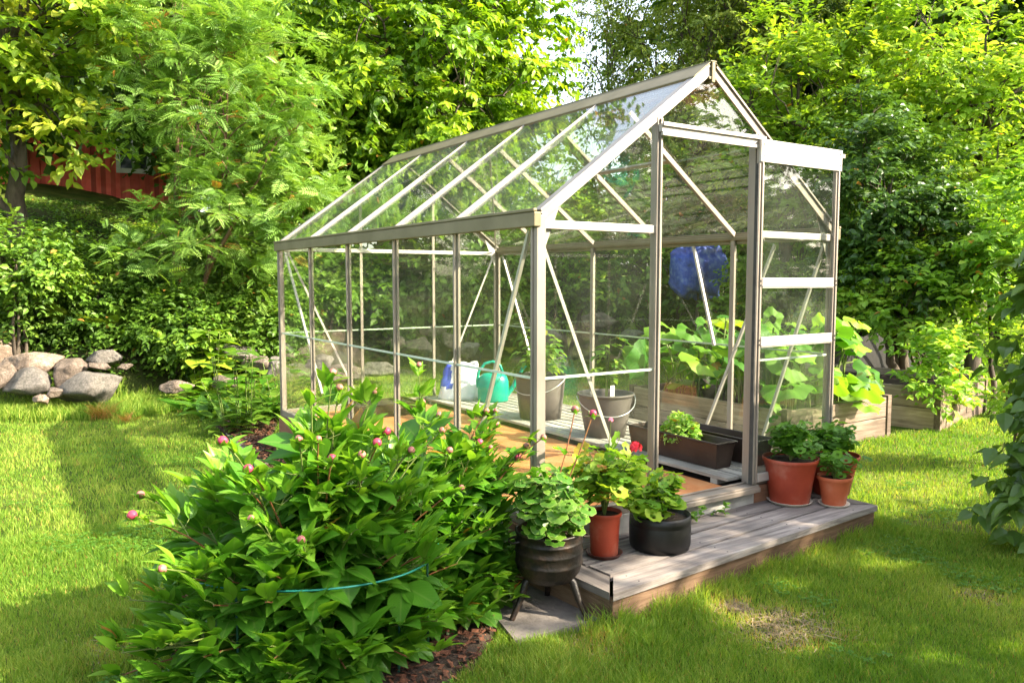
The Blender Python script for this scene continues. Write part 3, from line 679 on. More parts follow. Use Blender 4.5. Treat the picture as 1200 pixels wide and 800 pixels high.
# ------------------------------------------------------------------ deck
A_, B_ = np.array([-.045, -.605]), np.array([2.085, -.455])   # front corners of the top
def deck():
    t = thing('wooden_step', 'weathered grey wooden step platform in front of the greenhouse door, potted plants standing on it', 'deck', (0, 0, 0))
    ex = unit(B_ - A_); L = np.linalg.norm(B_ - A_); ey = np.array([-ex[1], ex[0]]); zt, th = -.10, .032
    R = np.array([[ex[0], ey[0], 0], [ex[1], ey[1], 0], [0, 0, 1.0]]); o = np.array([A_[0], A_[1], 0])
    def prism(poly, z0, z1, tone):
        k = len(poly); V = np.array([[p[0], p[1], z] for z in (z1, z0) for p in poly]) @ R.T + o
        return MB().add(V, [list(range(k))], tone=tone).add(V, [list(range(2 * k - 1, k - 1, -1))], tone=tone).add(V, [[i, i + k, (i + 1) % k + k, (i + 1) % k] for i in range(k)], tone=tone)
    g_ = .019; W = .145
    # mitred front board, mitred left and right end boards, planks between
    prism([(0, 0), (L, 0), (L - W, W), (W, W)], zt - th, zt, .7).build('plank', M['deck'], t, bevel=.004)
    prism([(-.002 + 0, g_), (W - g_, W + g_ * .2), (W - g_, .60), (0, .60)], zt - th, zt, .4).build('plank', M['deckl'], t, bevel=.004)
    prism([(L, g_), (L, .45), (L - W + g_, .45), (L - W + g_, W + g_ * .2)], zt - th, zt, .2).build('plank', M['deckl'], t, bevel=.004)
    y = W + g_; i = 0
    for w_ in (.142, .142, .142):
        yl = y + w_
        def lim(xx, yy):   # do not run into the plinth
            p = R[:2, :2] @ np.array([xx, yy]) + o[:2]; return p[1] < -.032
        y1l = yl if lim(W, yl) else None
        prism([(W, y), (L - W, y), (L - W, min(yl, .60)), (W, min(yl, .60))], zt - th, zt, [.55, .15, .8][i]).build('plank', M['deck'], t, bevel=.004); y += w_ + g_; i += 1
    prism([(.012, .014), (L - .012, .014), (L - .012, .034), (.012, .034)], -.36, zt - th - .002, .5).build('fascia', M['deckface'], t, bevel=.002)
    prism([(.012, .036), (.034, .036), (.034, .59), (.012, .59)], -.36, zt - th - .002, .5).build('fascia', M['deckend'], t, bevel=.002)
    prism([(L - .034, .036), (L - .012, .036), (L - .012, .44), (L - .034, .44)], -.36, zt - th - .002, .3).build('fascia', M['deckend'], t, bevel=.002)
# screw heads
_scr = []
def screws():
    t = [o for o in bpy.data.objects if o.name.startswith('wooden_step')][0]
    ex = unit(B_ - A_); ey = np.array([-ex[1], ex[0]]); L = np.linalg.norm(B_ - A_); first = None
    for xx in (.19, .80, 1.40, 1.93):
        for yy in (.035, .11, .20, .27, .36, .43):
            p = A_ + ex * xx + ey * yy
            if first is None: o = MB().lathe([(.001, .0015), (.003, .0015), (.0042, .0005), (.0042, -.004)], 10).build('screw', M['rubber'], t, smooth=False); first = o
            else: o = first.copy(); COL.objects.link(o)
            o.location = (p[0], p[1], -.1)
M['deckl'] = woodmat('weathered_deck_end', (.09, .075, .07), (.20, .172, .155), (.31, .27, .24), 1)
deck()
screws()
DECK = np.array([A_ + [-.01, .02], B_ + [.0, .02], B_ + [-.05, .6], A_ + [-.05, .7]])

# stone slab under the cauldron and edging stones of the bed
def slab(pts, z0, z1, name, label, cat, mat, group=None):
    k = len(pts); c = np.mean(pts, axis=0)
    V = np.array([[p[0] - c[0], p[1] - c[1], z] for z in (z1, z0) for p in pts])
    b = MB().add(V, [list(range(k))]).add(V, [list(range(2 * k - 1, k - 1, -1))]).add(V, [[i, i + k, (i + 1) % k + k, (i + 1) % k] for i in range(k)])
    o = b.build(name, mat, bevel=.008); o.location = (c[0], c[1], 0)
    # face orientation
    import bmesh; bm = bmesh.new(); bm.from_mesh(o.data); bmesh.ops.recalc_face_normals(bm, faces=bm.faces); bm.to_mesh(o.data); bm.free()
    return tag(o, label, cat, group)
zs = GZ + .03
sp = [at(562, 699, zs)[:2], at(604, 750, zs)[:2], at(742, 714, zs)[:2], at(668, 664, zs)[:2]]
slab(sp, GZ - .05, zs, 'paving_slab', 'grey concrete slab under the three-legged iron pot', 'paving slab', M['paver'])
E2 = [((258, 492), (284, 492), (280, 503), (262, 503)), ((262, 504), (280, 504), (306, 523), (282, 530)), ((284, 531), (307, 525), (345, 548), (318, 560))]
LB = ['small edging stone at the far corner of the mulch bed', 'edging stone between lawn and mulch, next nearer from the corner', 'edging stone between lawn and mulch, partly behind the peony']
for q, lb in zip(E2, LB):
    slab([at(a, c, GZ + .03)[:2] for a, c in q], GZ - .05, GZ + .03, 'edging_stone', lb, 'stone', M['paver'], 'edging stones of the bed')
SLAB = np.array(sp)
# ------------------------------------------------------------------ peonies
def ray_ellipsoid(px, py, c, r):
    o = np.array([CAM[0], CAM[1], HC]); d = ray(px, py); d = d / np.linalg.norm(d)
    oo = (o - c) / r; dd = d / r
    A = dd @ dd; B = oo @ dd; C = oo @ oo - 1; disc = B * B - A * C
    t = (-B - math.sqrt(disc)) / A if disc > 0 else -B / A
    return o + d * t

def bez(p0, p1, p2, n=8):
    t = np.linspace(0, 1, n)[:, None]; return (1 - t) ** 2 * p0 + 2 * t * (1 - t) * p1 + t * t * p2

def bud_mb(pink, s=.021, op=.6):
    b = MB()
    prof = [(0.001, -.95), (.55, -.8), (.9, -.4), (1, .05), (.86, .5), (.5, .85), (.18, .97), (0.001, 1.0)]
    n = 14; b.lathe([(r * s * (1), z * s * .95) for r, z in prof], n, mi=0)
    V = b.V[0]; a = np.arctan2(V[:, 1], V[:, 0]); k = 1 + .07 * np.sin(a * 3 + V[:, 2] * 120); V[:, 0] *= k; V[:, 1] *= k
    # sepals
    t = leaf_tpl(5, .3, -.3, -.35, .4)
    for i in range(5):
        an = i * 2 * PI / 5 + .3; d = np.array([math.cos(an), math.sin(an), .55])
        b.scatter(t, np.array([[d[0] * s * .25, d[1] * s * .25, -s * 1.0]]), unit(d)[None], np.array([[-d[0] * .6, -d[1] * .6, 1.0]]), s * (1.5 + .4 * (i % 2)), tone=.6, mi=1)
    for i in range(3):
        an = i * 2 * PI / 3; d = np.array([math.cos(an), math.sin(an), .15])
        b.scatter(T_PEO, np.array([[0, 0, -s]]), unit(d)[None], np.array([[0, 0, 1.0]]), s * 2.6, tone=.7, mi=1)
    o = b.build('flower_bud', [M['budpink' if pink else 'bud'], L['peony']], smooth=True); return o

def peony(name, label, c, r, zbase, bud_px, nst, seed, leaf_scale=1.0, extra=()):
    rs = np.random.default_rng(seed)
    root = thing(name, label, 'peony', (c[0], c[1], zbase)); O = np.array([c[0], c[1], zbase])
    stems = MB(); st2 = MB(); leaves = MB()
    tips = []
    for px, py, dz in bud_px:
        tips.append((ray_ellipsoid(px, py, np.array([c[0], c[1], zbase + .02]), np.array([r[0], r[1], r[2]]) * (1.03 + dz)) - O, True))
    for i in range(nst + nst // 5):
        th = rs.uniform(1.25, 1.5) if i >= nst else math.acos(1 - rs.random() * 1.02) if i % 5 else math.acos(1 - .5 * rs.random()); ph = rs.uniform(0, 2 * PI); k = rs.uniform(.80, .97)
        tips.append((np.array([r[0] * math.sin(th) * math.cos(ph), r[1] * math.sin(th) * math.sin(ph), max(.08, .94 * r[2] * math.cos(th))]) * k, False))
    P, D, NN, S, T, Wd = [], [], [], [], [], []
    for tip, isb in tips:
        b0 = np.array([tip[0] * .18 + rs.normal() * .03, tip[1] * .18 + rs.normal() * .03, 0.0])
        mid = np.array([tip[0] * .42, tip[1] * .42, max(tip[2] * .72, .16)])
        C = bez(b0, mid, tip, 9); redd = rs.random() < .35
        (st2 if redd else stems).tube(C, np.linspace(.0045, .0026, 9), 6)
        length = np.linalg.norm(tip - b0)
        nl = int(rs.integers(5, 7))
        ts = np.linspace(.34, .88 if isb else .99, nl)
        az = rs.uniform(0, 2 * PI)
        for j, t in enumerate(ts):
            p = (1 - t) ** 2 * b0 + 2 * t * (1 - t) * mid + t * t * tip
            tang = unit(2 * (1 - t) * (mid - b0) + 2 * t * (tip - mid))
            az += 2.4
            side = np.array([math.cos(az), math.sin(az), 0.0]); side -= tang * (side @ tang); side = unit(side)
            out = unit(np.array([tip[0], tip[1], .12]))
            top = t > .75
            d = unit(side * .85 + tang * (1.0 if top else .6) + out * .3 + np.array([0, 0, .5 if top else .2]))
            pl = rs.uniform(.06, .12) * (1.0 - .5 * t) * (1.2 if not top else .7)
            q = p + d * pl; 
            stems.tube(bez(p, p + d * pl * .5 + np.array([0, 0, .01]), q, 4), [.0022, .002, .0018, .0015], 4, cap=False)
            sd = unit(np.cross(d, [0, 0, 1.0]) + 1e-4); up = unit(np.cross(sd, d))
            big = (1.0 - .35 * (t - .34) / .6) * (.68 if isb and t > .65 else 1)
            erect = t > .62
            def lf(base, dirn, L_, tone, w=1.0):
                P.append(base); dn = unit(dirn + rs.normal(size=3) * .2 + (np.array([0, 0, .75]) if erect else 0)); D.append(dn)
                NN.append(unit(up + np.array([0, 0, .5]) + rs.normal(size=3) * .28)); S.append(L_ * leaf_scale); T.append(np.clip(tone + rs.normal() * .12, 0, 1)); Wd.append(w * (.88 if erect else 1.22))
            base_t = .34 + .36 * max(0, t - .5) * 2 + (.18 if isb else 0) * t
            lz = np.array([0, 0, .12 if top else -.16])
            # terminal group of three and two side groups
            L0 = rs.uniform(.10, .138) * big
            lf(q, d * 1.0 + lz, L0 * 1.1, base_t); lf(q, d * .8 + sd * .5 + lz, L0 * .9, base_t); lf(q, d * .8 - sd * .5 + lz, L0 * .9, base_t)
            if not (top and rs.random() < .6):
                for s_ in (-1, 1):
                    e = unit(d * .45 + sd * s_ * .9 + up * .12); a0 = p + d * pl * .45; q2 = a0 + e * pl * .6
                    stems.tube(np.array([a0, (a0 + q2) / 2, q2]), [.0016, .0015, .0012], 4, cap=False)
                    lf(q2, e + d * .3 + lz, L0 * .95, base_t); lf(q2, e * .9 + sd * s_ * .1 - d * .35 + lz, L0 * .75, base_t); 
                    if rs.random() < .8: lf(q2, e * .4 + d * .8 + lz, L0 * .75, base_t)
        if isb:
            # one or two simple narrow leaves under the bud
            for s_ in range(int(rs.integers(1, 4))):
                a = rs.uniform(0, 2 * PI); P.append(tip - unit(tip - mid) * rs.uniform(.03, .07)); D.append(unit(np.array([math.cos(a), math.sin(a), .7])))
                NN.append(np.array([-math.cos(a) * .5, -math.sin(a) * .5, 1.0])); S.append(rs.uniform(.06, .10)); T.append(.75); Wd.append(.75)
    P, D, NN, S, T, Wd = map(np.array, (P, D, NN, S, T, Wd)); T = np.minimum(T, .93); T[rs.random(len(T)) < .004] = 1.0
    leaves.scatter(T_PEO, P[::2], D[::2], NN[::2], S[::2], Wd[::2] * rs.uniform(.85, 1.25, len(P[::2])), tone=T[::2]); leaves.scatter(T_PEO2, P[1::2], D[1::2], NN[1::2], S[1::2], Wd[1::2] * rs.uniform(.9, 1.3, len(P[1::2])), tone=T[1::2])
    stems.build('stem', M['stem'], root, smooth=True)
    if st2.n: st2.build('red_stem', M['stem_red'], root, smooth=True)
    leaves.build('leaves', L['peony'], root, smooth=True)
    protos = [bud_mb(False, .0145), bud_mb(True, .0165), bud_mb(False, .012)]
    used = [False] * 3
    for i, (px, py, dz) in enumerate(bud_px):
        k = 1 if (px, py) in PINK else (0 if i % 3 else 2)
        o = protos[k] if not used[k] else protos[k].copy()
        if used[k]: COL.objects.link(o)
        used[k] = True; o.parent = root
        tip = tips[i][0]; o.location = tip
        o.rotation_euler = (rs.normal() * .25, rs.normal() * .25, rs.uniform(0, 6))
    for k in range(3):
        if not used[k]: bpy.data.objects.remove(protos[k])
    return root
PINK = {(155, 603), (291, 549), (453, 505), (442, 518), (261, 516), (607, 535), (389, 537), (562, 518)}
B1 = [(155, 603, .1), (190, 666, .08), (165, 579, .02), (291, 549, .12), (261, 516, .2), (353, 632, .06), (294, 607, .05), (390, 436, .12), (398, 454, .05), (365, 461, .05), (440, 458, .05),
      (453, 505, .05), (442, 518, .03), (424, 532, 0), (389, 537, .02), (373, 514, .04), (350, 514, .02), (482, 527, 0), (541, 571, 0), (515, 486, .0), (518, 504, 0)]
B2 = [(491, 427, .25), (495, 471, .08), (570, 481, .1), (581, 481, .1), (582, 497, .03), (562, 518, .02), (575, 524, 0), (527, 527, 0), (617, 522, .05), (607, 535, .02), (637, 512, .04)]
peony('peony_bush', 'large leafy peony bush with pink buds at the lower left, nearest the camera', (-1.13, -.08), (.76, .68, 1.0), GZ, B1, 95, 3, 1.5)
peony('peony_bush', 'peony with pale pink buds behind the largest one, against the greenhouse corner', (-.56, .10), (.52, .52, .86), GZ, B2, 66, 4, 1.4)

# slender young peony stems with dark red shoots reaching over the geraniums
def shoots():
    t = thing('peony_shoots', 'two dark red peony stems with buds rising in front of the grey bucket', 'peony', (-.28, -.02, GZ))
    O = np.array([-.28, -.02, GZ]); sm = MB(); lv = MB(); base = O
    for (px, py), d in (((695, 484), 3.42), ((674, 479), 3.5)):
        tip = wp(px, py, d); C = bez(base, wp(645, 640, 3.3), tip, 12) - O
        sm.tube(C, np.linspace(.0045, .0028, 12), 6)
        for tt in (6, 7, 8, 9):
            a = rng.uniform(0, 6, 2)
            lv.scatter(T_PEO, C[[tt, tt]], np.stack([np.cos(a), np.sin(a), a * 0 + .8], -1), np.tile([[0, 0, 1.0]], (2, 1)) + rng.normal(size=(2, 3)) * .3, rng.uniform(.05, .09, 2), .9, tone=rng.uniform(.5, .9, 2))
        o = bud_mb(px > 690, .017); o.parent = t; o.location = C[-1]
    sm.build('stem', M['stem_red'], t, smooth=True); lv.build('leaves', L['peony'], t, smooth=True)
shoots()

# teal support ring and its stakes
def support():
    c = np.array([-1.13, -.08]); t = thing('plant_support', 'teal wire support ring looped round the large peony bush', 'plant support', (c[0], c[1], GZ))
    def ring(z, R, name):
        a = np.linspace(0, 2 * PI, 73); P = np.stack([R * np.cos(a), R * np.sin(a) * .93, z + .015 * np.sin(a * 2)], -1)
        MB().tube(P, .0035, 8, cap=False).build(name, M['ring'], t, smooth=True)
    ring(.42, .49, 'ring')
    for k in range(4):
        a = .7 + k * PI / 2; p = np.array([.49 * math.cos(a), .455 * math.sin(a), 0])
        MB().tube(np.array([p + [0, 0, -.1], p + [0, 0, .2], p + [0, 0, .41]]), .0045, 8).build('leg', M['ring_dark'], t, smooth=True)
support()
sk = thing('garden_stake', 'dark green metal stake in the mulch at the foot of the peony', 'stake', tuple(at(467, 799, GZ)))
MB().tube([[0, 0, -.05], [.004, 0, .15], [.01, 0, .30]], .005, 8).build('rod', M['ring_dark'], sk, smooth=True); MB().tube([[.01, 0, .30], [.03, .0, .31], [.05, 0, .28]], .004, 8).build('hook', M['ring_dark'], sk, smooth=True)

# ------------------------------------------------------------------ pots on the deck
def pot_body(r0, r1, h, rim=.022, rimw=.006, th=.005):
    """r0 foot, r1 rim"""
    k = lambda z: r0 + (r1 - rimw - r0) * z / h
    return [(.001, .004), (r0 * .7, .004), (r0 * .72, 0), (r0, 0), (r0 + .003, .004), (k(h * .5), h * .5), (k(h - rim), h - rim), (r1 - .001, h - rim + .001), (r1, h - rim + .004), (r1 + .001, h - .004), (r1 - .001, h), (r1 - th, h), (r1 - th - .002, h - rim), (k(h * .5) - th, h * .5), (r0 - th, .012), (.001, .012)]

def saucer(r, h, t, mat):
    return MB().lathe([(.001, 0), (r * .82, 0), (r * .84, .002), (r - .002, h - .002), (r, h), (r - .004, h), (r * .82, .006), (.001, .006)], 48).build('saucer', mat, t, smooth=True)

def foliage_plant(t, O, n, spread, height, lsz, tpl, mat, tones=(.2, .8), petiole=True, up=.55, droop=.2, seed=0, branches=7, smooth=True, name='foliage', stemmat=None):
    """geranium-like: branching stems, round leaves on stalks over a dome"""
    rs = np.random.default_rng(seed); sm = MB(); lv = MB()
    P, D, NN, S, T = [], [], [], [], []
    bt = []
    for i in range(branches):
        th = rs.uniform(.1, 1.15) if i else .05; ph = 2 * PI * i / branches + rs.normal() * .3
        tip = np.array([spread * .75 * math.sin(th) * math.cos(ph), spread * .75 * math.sin(th) * math.sin(ph), height * .8 * math.cos(th) ** .7])
        C = bez(np.array([0, 0, 0.0]), np.array([tip[0] * .3, tip[1] * .3, tip[2] * .6]), tip, 7); bt.append(C)
        sm.tube(C + O, np.linspace(.0055, .003, 7) * min(1, spread / .12), 6)
    for i in range(n):
        C = bt[i % branches]; k = rs.uniform(2.0, 6); p = C[int(k)] + (C[min(6, int(k) + 1)] - C[int(k)]) * (k % 1)
        d = rdir(1)[0] if False else unit(rs.normal(size=3) * [1, 1, .5] + np.array([p[0], p[1], 0]) / spread * .9 + [0, 0, .35])
        pl = rs.uniform(.25, .6) * spread * .75; q = p + d * pl + np.array([0, 0, -droop * pl * .3])
        if petiole: sm.tube(np.array([p, (p + q) / 2 + [0, 0, .1 * pl], q]) + O, [.0018, .0014, .0012], 4, cap=False)
        dd = unit(np.array([d[0], d[1], -.25]) + rs.normal(size=3) * .25)
        P.append(q + O - dd * lsz * .2); D.append(dd); NN.append(unit(np.array([d[0] * .55, d[1] * .55, up + .3]) + rs.normal(size=3) * .3)); S.append(lsz * rs.uniform(.6, 1.2)); T.append(rs.uniform(*tones))
    lv.scatter(tpl, np.array(P), np.array(D), np.array(NN), np.array(S), tone=np.array(T))
    sm.build('stems', stemmat or M['stem'], t, smooth=True); lv.build(name, mat, t, smooth=smooth)
    return bt

def potplant(kind, label, cat, loc, r0, r1, h, potmat, n, spread, height, lsz, mat, sau=None, seed=0, tpl=T_GER, tones=(.2, .85), rim=.022, z0=None, sq=1):
    t = thing(kind, label, cat, loc); z = 0
    if sau: saucer(sau[0], sau[1], t, sau[2]); z = .007
    MB().lathe([(a, b + z) for a, b in pot_body(r0, r1, h, rim)], 56).build('pot', potmat, t, smooth=True).modifiers.new('Edge', 'EDGE_SPLIT').split_angle = math.radians(40)
    MB().lathe([(.001, h + z - rim * .9), (r1 * .5, h + z - rim * .8), (r1 * .9, h + z - rim * .95)], 32).build('soil', M['soil'], t, smooth=True)
    foliage_plant(t, np.array([0, 0, h + z - rim]), n, spread, height, lsz, tpl, mat, tones, seed=seed)
    return t
ZD = -.10
def dk(px, py, z=ZD): p = at(px, py, z); return (p[0], p[1], z)
potplant('potted_geranium', 'broad red pot of bushy geranium on a cream saucer at the right of the step', 'potted plant', dk(925, 588), .108, .158, .262, M['clay'], 210, .18, .23, .07, L['geranium'], sau=(.128, .018, M['saucer']), seed=5, tones=(.0, .45))
potplant('potted_geranium', 'smallest red clay pot with trailing geranium on a cream saucer, front right of the step', 'potted plant', dk(977, 591), .062, .098, .165, M['terracotta'], 85, .17, .18, .058, L['geranium'], sau=(.088, .014, M['saucer']), seed=6, tones=(.0, .5))
potplant('potted_geranium', 'red pot of dark geranium standing behind the other two pots right on the step', 'potted plant', (*dk(974, 577)[:2], ZD), .10, .158, .24, M['clay'], 180, .20, .23, .068, L['geranium'], seed=7, tones=(.0, .35))
tall = potplant('potted_geranium', 'narrow tall red pot of yellow-green geranium with red blooms on a dark saucer', 'potted plant', dk(708, 650), .062, .081, .205, M['clay'], 310, .28, .34, .080, L['geranium'], sau=(.088, .020, M['dark_saucer']), seed=8, tones=(.3, 1), rim=.018)
# wide black pot
def blackpot():
    loc = dk(773, 640); t = thing('potted_geranium', 'wide low black pot with a geranium, beside the narrow red pot on the step', 'potted plant', loc)
    MB().lathe([(.001, 0), (.13, 0), (.142, .006), (.148, .03), (.149, .12), (.1475, .124), (.149, .128), (.147, .168), (.143, .170), (.140, .166), (.140, .02), (.001, .02)], 64).build('pot', M['black'], t, smooth=True)
    MB().lathe([(.001, .145), (.08, .148), (.139, .14)], 32).build('soil', M['soil'], t, smooth=True)
    foliage_plant(t, np.array([-.01, 0, .135]), 150, .21, .25, .078, T_GER, L['geranium'], (.2, .95), seed=9)
blackpot()
# blooms of the tall-pot geranium: a flower part per bloom
def bloom(parent, px, py, d, mat, s=.024, stem_to=None, leaf=False):
    p = wp(px, py, d); O = np.array(parent.location); c = p - O
    b = MB(); base = np.array([0, 0, .22]) if stem_to is None else stem_to
    sm = MB().tube(bez(base, np.array([c[0] * .6, c[1] * .6, c[2] * .75]), c, 8), .0018, 5)
    for k in range(9):
        d0 = unit(rng.normal(size=3) + [0, 0, .5]); q = c + d0 * s * .7
        for j in range(5):
            a = j * 2 * PI / 5; e1 = unit(np.cross(d0, [.3, .2, 1])); e2 = np.cross(d0, e1); dr_ = unit(e1 * math.cos(a) + e2 * math.sin(a) + d0 * .3)
            b.scatter(leaf_tpl(3, .38, .1, .1, .6), q[None], dr_[None], d0[None], s * .62, tone=.5)
    sm.build('flower_stalk', M['stem'], parent, smooth=True); b.build('flower_head', mat, parent, smooth=True)
bloom(tall, 745, 524, 3.55, M['flower_red'], .030); bloom(tall, 716, 492, 3.6, M['flower_pink'], .012)

# three-legged iron pot with variegated plant
def cauldron():
    loc = at(643, 716, GZ + .03); t = thing('iron_pot', 'rusty black three-legged iron pot holding a variegated plant, on the concrete slab', 'iron pot', tuple(loc))
    z = .155
    prof = [(.001, z - .028), (.06, z - .024), (.105, z - .005), (.130, z + .03), (.139, z + .062), (.142, z + .066), (.139, z + .071), (.139, z + .108), (.1425, z + .112), (.1395, z + .117), (.137, z + .150), (.1415, z + .154), (.138, z + .158), (.135, z + .185), (.142, z + .19), (.142, z + .198), (.132, z + .198), (.130, z + .15), (.128, z + .04), (.06, z - .01), (.001, z - .014)]
    MB().lathe(prof, 64).build('pot', M['iron'], t, smooth=True)
    MB().lathe([(.001, z + .178), (.07, z + .18), (.13, z + .172)], 32).build('soil', M['soil'], t, smooth=True)
    for a in (math.radians(-185), math.radians(-62), math.radians(56)):
        d = np.array([math.cos(a), math.sin(a), 0])
        MB().tube([d * .085 + [0, 0, z + .01], d * .11 + [0, 0, z - .01], d * .135 + [0, 0, z * .5], d * .170 + [0, 0, .012], d * .175 + [0, 0, 0]], [.017, .016, .0135, .0115, .013], 10).build('leg', M['iron'], t, smooth=True)
    for a in (PI * .9, -PI * .1):
        d = np.array([math.cos(a), math.sin(a), 0]); e = np.array([-d[1], d[0], 0])
        C = np.array([d * .138 + e * .035 + [0, 0, z + .165], d * .165 + e * .03 + [0, 0, z + .16], d * .172 + [0, 0, z + .158], d * .165 - e * .03 + [0, 0, z + .16], d * .138 - e * .035 + [0, 0, z + .165]])
        MB().tube(C, .005, 8).build('handle', M['iron'], t, smooth=True)
    foliage_plant(t, np.array([0, 0, z + .17]), 300, .24, .30, .074, T_GER2, L['varieg'], (.2, .9), seed=12, droop=.8)
    t.scale = (1.04, 1.04, 1.04)
cauldron()

# creeping plant along the threshold
def creeper():
    t = thing('creeping_plant', 'low creeping green weed growing along the foot of the greenhouse threshold', 'plant', (.95, -.06, ZD))
    P, D, NN, S, T = [], [], [], [], []; sm = MB()
    for i in range(16):
        x0 = rng.uniform(-.25, .30); L_ = rng.uniform(.05, .12); a = rng.uniform(-.9, .9); C = bez(np.array([x0, 0, 0]), np.array([x0 + .02, -.02, L_ * .9]), np.array([x0 + math.sin(a) * L_, -.02 - abs(math.cos(a)) * .06, L_ * rng.uniform(.2, 1)]), 8)
        sm.tube(C, .0016, 4)
        for k in range(1, 8):
            for s in (-1, 1):
                P.append(C[k]); D.append(unit(np.array([s * .8, -.4, .3]) + rng.normal(size=3) * .4)); NN.append(unit(np.array([0, -.3, 1]) + rng.normal(size=3) * .4)); S.append(rng.uniform(.018, .036)); T.append(rng.uniform(.2, .9))
    sm.build('stems', M['stem'], t); MB().scatter(T_MED, np.array(P), np.array(D), np.array(NN), np.array(S), 1.1, tone=np.array(T)).build('leaves', L['creeper'], t, smooth=True)
creeper()

# ------------------------------------------------------------------ inside the greenhouse
ZS = .053
def bucket(label, loc, r0, r1, h, ha=0.3, plant=None):
    t = thing('bucket', label, 'bucket', loc)
    MB().lathe([(.001, .005), (r0 - .01, .005), (r0 - .008, 0), (r0, 0), (r0 + (r1 - r0) * .5, h * .5), (r1 - .008, h - .03), (r1 - .007, h - .018), (r1 + .004, h - .016), (r1 + .006, h - .004), (r1 + .003, h), (r1 - .006, h), (r1 - .012, h - .03), (r0 - .008, .01), (.001, .01)], 56).build('body', M['bucket'], t, smooth=True)
    MB().lathe([(.001, h - .06), (r1 * .6, h - .055), (r1 * .93, h - .065)], 32).build('soil', M['soil'], t, smooth=True)
    a = np.linspace(0, PI, 17); e = np.array([math.cos(ha), math.sin(ha), 0]); f = np.array([math.sin(ha), -math.cos(ha), 0])
    C = np.array([e * math.cos(x) * (r1 + .012) + f * math.sin(x) * (r1 + .02) * .98 + np.array([0, 0, h - .02 - math.sin(x) * .125]) for x in a])
    MB().tube(C, .0035, 6).build('handle', M['wire'], t, smooth=True)
    return t
b1 = bucket('grey bucket with wire handle and a thin tomato plant on the slatted boards', (1.62, 1.42, ZS), .145, .205, .315, math.atan2(-.55, .83) + .1)
b2 = bucket('larger grey bucket behind the corner post, next to the green watering can', (1.66, 2.30, ZS), .17, .215, .36, math.atan2(-.55, .83) - .5)

def leafy_stems(parent, O, hts, spread, lsz, mat, seed, per=9, tpl=None, lean=.12):
    rs = np.random.default_rng(seed); sm = MB(); P, D, NN, S, T = [], [], [], [], []
    for h in hts:
        a = rs.uniform(0, 6.3); tip = np.array([math.cos(a) * spread * rs.uniform(.2, 1), math.sin(a) * spread * rs.uniform(.2, 1), h]); p0 = np.array([tip[0] * .3, tip[1] * .3, 0])
        C = bez(p0, np.array([tip[0] * .4, tip[1] * .4, h * .6]), tip, 10) + O; sm.tube(C, np.linspace(.005, .0025, 10), 6)
        for k in range(per):
            t = .25 + .75 * (k + .5) / per; i = min(8, int(t * 9)); p = C[i] + (C[i + 1] - C[i]) * (t * 9 % 1)
            an = k * 2.4 + rs.uniform(0, .5); d = np.array([math.cos(an), math.sin(an), .35]); L_ = lsz * rs.uniform(1.1, 1.9) * (1.15 - .4 * t)
            Cc = bez(p, p + d * L_ * .6 + [0, 0, .02], p + d * L_ + [0, 0, -L_ * .45], 6); sm.tube(Cc, .0015, 4, cap=False)
            for j in (2, 3, 4):
                for s in (-1, 1):
                    e = unit(np.array([-d[1] * s, d[0] * s, -.25]) + d * .6 + rs.normal(size=3) * .15); P.append(Cc[j]); D.append(e); NN.append(unit(np.array([0, 0, 1.0]) + rs.normal(size=3) * .3)); S.append(lsz * rs.uniform(.5, .8)); T.append(rs.uniform(.1, 1))
            P.append(Cc[5]); D.append(unit(d + [0, 0, -.8])); NN.append(np.array([0, 0, 1.0]) + d * .3); S.append(lsz * .8); T.append(rs.uniform(.1, 1))
    sm.build('stems', M['stem'], parent, smooth=True); MB().scatter(tpl or T_MED, np.array(P), np.array(D), np.array(NN), np.array(S), 1.0, tone=np.array(T)).build('leaves', mat, parent, smooth=True)
tp = thing('tomato_plant', 'thin tomato plant with drooping leaves standing in the handled grey bucket', 'tomato plant', (1.64, 1.44, ZS + .25))
leafy_stems(tp, np.zeros(3), (.42, .47), .05, .085, L['tomato'], 3, 6)
tp = thing('tomato_plant', 'bushy green tomato plant in the larger bucket behind the corner post', 'tomato plant', (1.66, 2.30, ZS + .29))
leafy_stems(tp, np.zeros(3), (.35, .5, .28, .42, .3), .2, .09, L['tomato'], 5, 9)
lab = thing('plant_label', 'small cream plant label stuck in the handled grey bucket', 'plant label', (1.72, 1.46, ZS + .25)); MB().box((-.02, -.001, 0), (.02, .001, .105)).build('tag', M['tagwhite'], lab)

def trough(label, loc, L_, w, h):
    t = thing('planter_trough', label, 'planter', loc)
    def ringp(z, a, b): return [(-a, -b, z), (a, -b, z), (a, b, z), (-a, b, z)]
    b = MB(); rings = [ringp(0, w * .38, L_ * .47), ringp(h - .012, w * .48, L_ * .495), ringp(h - .011, w * .5 + .008, L_ * .5 + .006), ringp(h, w * .5 + .008, L_ * .5 + .006), ringp(h, w * .48, L_ * .49), ringp(.012, w * .36, L_ * .46)]
    V = np.array([p for r_ in rings for p in r_]); F = [[0, 3, 2, 1]]
    for k in range(len(rings) - 1):
        for i in range(4): F.append([4 * k + i, 4 * k + (i + 1) % 4, 4 * k + 4 + (i + 1) % 4, 4 * k + 4 + i])
    F.append([20, 21, 22, 23]); b.add(V, F)
    b.build('body', M['trough'], t, bevel=.004)
    MB().box((-w * .44, -L_ * .48, h * .55), (w * .44, L_ * .48, h * .68)).build('soil', M['soil'], t)
    return t
trough('dark brown planter trough holding the pale seedlings, nearer of the two', (1.545, .60, ZS), .80, .17, .165)
trough('second empty dark brown planter trough, pushed against the right glass wall', (1.80, .52, ZS), .80, .17, .165)
